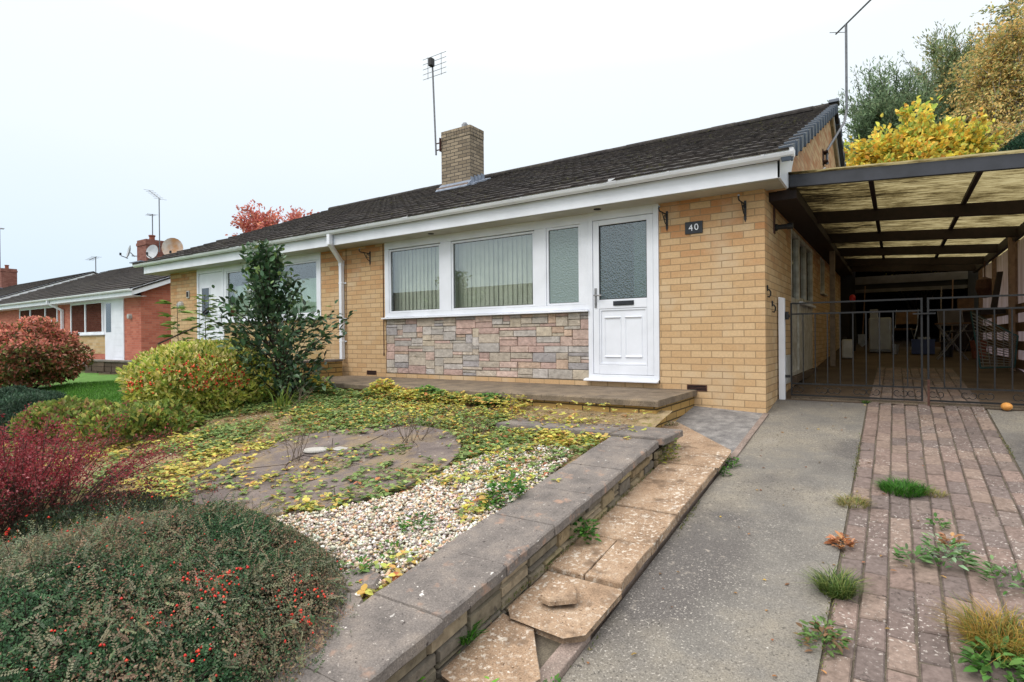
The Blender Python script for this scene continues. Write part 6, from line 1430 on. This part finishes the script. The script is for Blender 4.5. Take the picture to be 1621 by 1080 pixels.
# --- background trees
def tree(name, base, trunk_h, crown_c, crown_r, n, nclump, clump_r, L, W, cols, wts, label, cat='tree', bark='bark', tr=.18, big=True, shell=.55, hang=0.0, group=None, seed=1, limbs=26, zc=-1.0, cv=.3):
    r_ = np.random.default_rng(seed); base = np.array(base,float); t = empty(name, tuple(base), label, cat, group)
    cc = np.array(crown_c,float); cr = np.array(crown_r,float)
    d = rand_dir(r_, nclump*3); d = d[d[:,2] > zc][:nclump]
    rad = (shell+(1-shell)*r_.random(len(d))**.6)*(.8+.4*vnoise(d+seed*3.1,1.8)); C_ = cc + d*cr*rad[:,None]
    w_ = r_.random(len(C_))+.4; idx = r_.choice(len(C_), n, p=w_/w_.sum())
    off = r_.standard_normal((n,3))*clump_r*np.array([1,1,.7])
    if hang: off[:,2] -= np.abs(r_.standard_normal(n))*hang
    P = C_[idx]+off; tint = (1-cv+2*cv*r_.random(len(C_)))[idx]
    cw = r_.dirichlet(np.array(wts,float)*2.2, len(C_)); u = r_.random(n); ci = (np.cumsum(cw,1)[idx] < u[:,None]).sum(1).clip(0,len(cols)-1)
    col = linA(cols)[ci]*tint[:,None]*(1+.15*r_.standard_normal((n,1))); col = np.clip(col,.003,1)
    out = norm(P-cc); D = norm(rand_dir(r_,n)+out*.5-UP*(.3+hang)); LL = L*r_.uniform(.6,1.25,n)
    leaves('crown',P,D,norm(rand_dir(r_,n)*.7+UP+out*.4),LL,LL*W,col,M['leaf'],t,.2,big,.1)
    mb = MB(); top = base+np.array([0,0,trunk_h]); mid = (base+top)/2+np.array([.05*trunk_h*.3,0,0])
    mb.tube([base,mid,top,cc+np.array([0,0,cr[2]*.5])],[tr,tr*.8,tr*.6,tr*.1],9,cap=False)
    for k in range(limbs):
        e = C_[r_.integers(len(C_))]; a = top*(1-.5*r_.random())+0; a = base+(cc-base)*r_.uniform(.45,1.0); m_ = (a+e)/2+UP*.08*np.linalg.norm(e-a)
        mb.tube([a,m_,e],[tr*.28,tr*.18,tr*.04],5,cap=False)
    mb.build('trunk', M[bark], t, smooth=True, fixn=False)
    return t
def feather_tree(name, base, trunk_h, crown_c, crown_r, nb, nt, nl, L, W, cols, wts, label, bark='bark', tr=.16, seed=1, droop=.0, tl=.9, zc=-.5, spread=.09, cat='tree', cv=.32, up=.4):
    r_ = np.random.default_rng(seed); base = np.array(base,float); t = empty(name, tuple(base), label, cat)
    cc = np.array(crown_c,float); cr = np.array(crown_r,float); top = base+np.array([0,0,trunk_h]); mb = MB()
    mb.tube([base,(base+top)/2+np.array([.06,0,0]),top,cc+np.array([0,0,cr[2]*.75])],[tr,tr*.8,tr*.55,tr*.08],9,cap=False)
    d = rand_dir(r_, nb*4); d = d[d[:,2] > zc][:nb]; PP=[]; DD=[]; TT=[]; CI=[]
    for k in range(len(d)):
        e = cc+d[k]*cr*(r_.uniform(.55,1.08)); f = r_.uniform(.25,.9); a = base+(top-base)*f if r_.random() < .5 else top+(cc+np.array([0,0,cr[2]*.5])-top)*r_.random()
        m_ = (a+e)/2-UP*.06*np.linalg.norm(e-a); mb.tube([a,m_,e],[tr*.22,tr*.14,tr*.03],5,cap=False)
        cw = r_.dirichlet(np.array(wts,float)*2.5)
        for j in range(nt):
            q = r_.uniform(.35,1.0)**.8; b = a*(1-q)**2+2*m_*q*(1-q)+e*q*q
            td = norm(rand_dir(r_,1)[0]*.9+norm(e-a)*.7+UP*(up-droop)); ln = tl*r_.uniform(.5,1.2); x = np.sort(r_.random(nl))[:,None]
            P = b+td*ln*x-UP*(droop*ln*.8)*x**2+r_.standard_normal((nl,3))*spread*(.5+x*.5)
            PP.append(P); DD.append(np.tile(td-UP*droop*1.2,(nl,1))); tint = (1-cv+2*cv*r_.random()); TT.append(np.full(nl,tint)); CI.append(r_.choice(len(cols),nl,p=cw))  # lit variation put into the leaf colour, one random tint per twig
            if j % 3 == 0: mb.tube([b,b+td*ln*.5-UP*droop*ln*.2,b+td*ln-UP*droop*ln*.8],[.012,.008,.004],4,cap=False)
    P = np.concatenate(PP); D = np.concatenate(DD); n = len(P); tint = np.concatenate(TT)
    col = np.clip(linA(cols)[np.concatenate(CI)]*tint[:,None]*(1+.15*r_.standard_normal((n,1))),.003,1); LL = L*r_.uniform(.6,1.25,n)
    leaves('crown',P,norm(norm(D)+.75*rand_dir(r_,n)),norm(rand_dir(r_,n)+UP*.7),LL,LL*W,col,M['leaf'],t,.2,True,.1); mb.build('trunk', M[bark], t, smooth=True, fixn=False)
    return t
feather_tree('maple_tree',(.5,19,1.0),3.0,(.38,18.8,5.3),(1.75,1.4,2.15),270,9,26,.135,.75,[(244,214,96),(236,190,80),(214,212,104),(164,186,88),(226,164,78),(196,182,84)],[5,2,3.4,3,.7,1],'bright yellow maple above the carport roof',tr=.1,seed=3,tl=.45,spread=.10,zc=-.4,cv=.22,up=.3)
feather_tree('willow_tree',(-.2,29,2),6,(-.05,29,8.9),(2.15,2.0,4.1),125,24,22,.17,.26,[(124,146,112),(142,164,126),(100,124,94),(160,172,134)],[3,3,2,1],'tall grey-green tree behind the yellow maple',tr=.2,seed=5,tl=.95,up=.75)
feather_tree('willow_tree',(2.0,31,2.2),6,(1.9,31,10.0),(1.5,2,4.6),100,20,22,.17,.26,[(132,150,108),(150,162,118),(110,130,92),(176,164,108)],[3,3,2,2],'grey-green tree merging with the golden birch on its left',tr=.2,seed=6,tl=1.0,up=.7)
feather_tree('birch_tree',(3.9,27,1.9),8,(3.3,27,8.6),(1.75,2,5.0),120,15,19,.11,.6,[(222,188,120),(206,182,116),(230,196,128),(184,180,114),(158,170,112)],[3.5,3,2,2.5,2.5],'golden-leaved birch at the upper right edge',bark='bark_birch',tr=.13,seed=8,droop=.55,tl=1.0,cv=.25)
feather_tree('birch_tree',(5.2,31,2.2),9,(4.9,31,14.2),(1.6,2,3.6),60,14,22,.14,.5,[(146,152,108),(170,160,104),(126,138,98)],[3,2,2],'tall thin birch rising out of the picture at the top right corner',bark='bark_birch',tr=.18,seed=12,droop=.4,tl=1.1)
feather_tree('copper_tree',(-43.4,29,1),7,(-43.4,29,9.9),(3.9,3.2,3.2),90,12,12,.27,.6,[(206,124,114),(216,142,122),(186,110,106),(224,156,122)],[3,3,2,1],'coral-red autumn tree showing above the roof of the left half',tr=.25,seed=9,tl=1.1,spread=.14,cv=.18)
shrub('conifer_hedge',(2.95,17.6,3.3),(1.45,.9,3.15),40000,.12,.03,[(48,78,58),(60,92,68),(40,64,50)],[2,2,1],'dark green clipped hedge behind the carport at the right edge','hedge',np.random.default_rng(4),lump=.06,shell=.2,zmin=-.9,basez=1.0,stemn=6,stem_r=.05)

# ------------------------------------------------------------------ camera
cam_d = bpy.data.cameras.new('Camera'); cam = bpy.data.objects.new('Camera', cam_d); COL.objects.link(cam)
cam_d.sensor_width = 36; cam_d.lens = 20.035; cam_d.clip_start = .05; cam_d.clip_end = 2000
rx = Vector((.829,.559,-.009)).normalized(); fw = Vector((-.559,.829,-.004)); fw = (fw - rx*fw.dot(rx)).normalized(); up = rx.cross(fw)
mw = Matrix((rx, up, -fw)).transposed().to_4x4(); mw.translation = (0,0,1.65); cam.matrix_world = mw
scene.camera = cam

# ------------------------------------------------------------------ light: bright overcast
w = bpy.data.worlds.new('World'); scene.world = w; w.use_nodes = True; nt = w.node_tree; nt.nodes.clear()
EL, AZ = 48, 200
sky = N_(nt,'ShaderNodeTexSky', sky_type='NISHITA'); sky.sun_disc = False; sky.sun_elevation = R(EL); sky.sun_rotation = R(AZ); sky.dust_density = 3; sky.air_density = 1
b1 = N_(nt,'ShaderNodeBackground'); b1.inputs['Strength'].default_value = .03; nt.links.new(sky.outputs[0], b1.inputs['Color'])
tc = N_(nt,'ShaderNodeTexCoord'); sp = N_(nt,'ShaderNodeSeparateXYZ'); nt.links.new(tc.outputs['Generated'], sp.inputs[0])
cl = noise(nt, mapping(nt, tc.outputs['Generated'], (1,1,2.2)), 1.4, 4)
zf = mth(nt,'ADD', sp.outputs['Z'], mth(nt,'MULTIPLY', mth(nt,'SUBTRACT', cl.outputs['Fac'], .5), .10))
c = ramp(nt, zf, [(0.0,(.62,.78,.92,1)),(.1,(.69,.81,.93,1)),(.28,(.86,.92,.96,1)),(.42,(.93,.98,.99,1)),(.55,(1.3,1.3,1.28,1)),(1.0,(2.6,2.55,2.5,1))])
b2 = N_(nt,'ShaderNodeBackground'); b2.inputs['Strength'].default_value = 1.0; nt.links.new(c, b2.inputs['Color'])
ad = N_(nt,'ShaderNodeAddShader'); nt.links.new(b1.outputs[0], ad.inputs[0]); nt.links.new(b2.outputs[0], ad.inputs[1])
out = N_(nt,'ShaderNodeOutputWorld'); nt.links.new(ad.outputs[0], out.inputs['Surface'])
sd = bpy.data.lights.new('sun','SUN'); sd.energy = 1.2; sd.angle = R(25); sd.color = (1,.97,.92)
so = bpy.data.objects.new('sun', sd); COL.objects.link(so)
# Nishita azimuth: rotation measured clockwise from +Y
dv = Vector((math.sin(R(AZ))*math.cos(R(EL)), math.cos(R(AZ))*math.cos(R(EL)), math.sin(R(EL))))
so.rotation_euler = dv.to_track_quat('Z','Y').to_euler()
scene.view_settings.view_transform = 'Standard'; scene.view_settings.look = 'None'; scene.view_settings.exposure = 0.0; scene.view_settings.gamma = 1
scene.cycles.max_bounces = 8; scene.cycles.transparent_max_bounces = 12; scene.cycles.diffuse_bounces = 4
scene.cycles.use_denoising = True
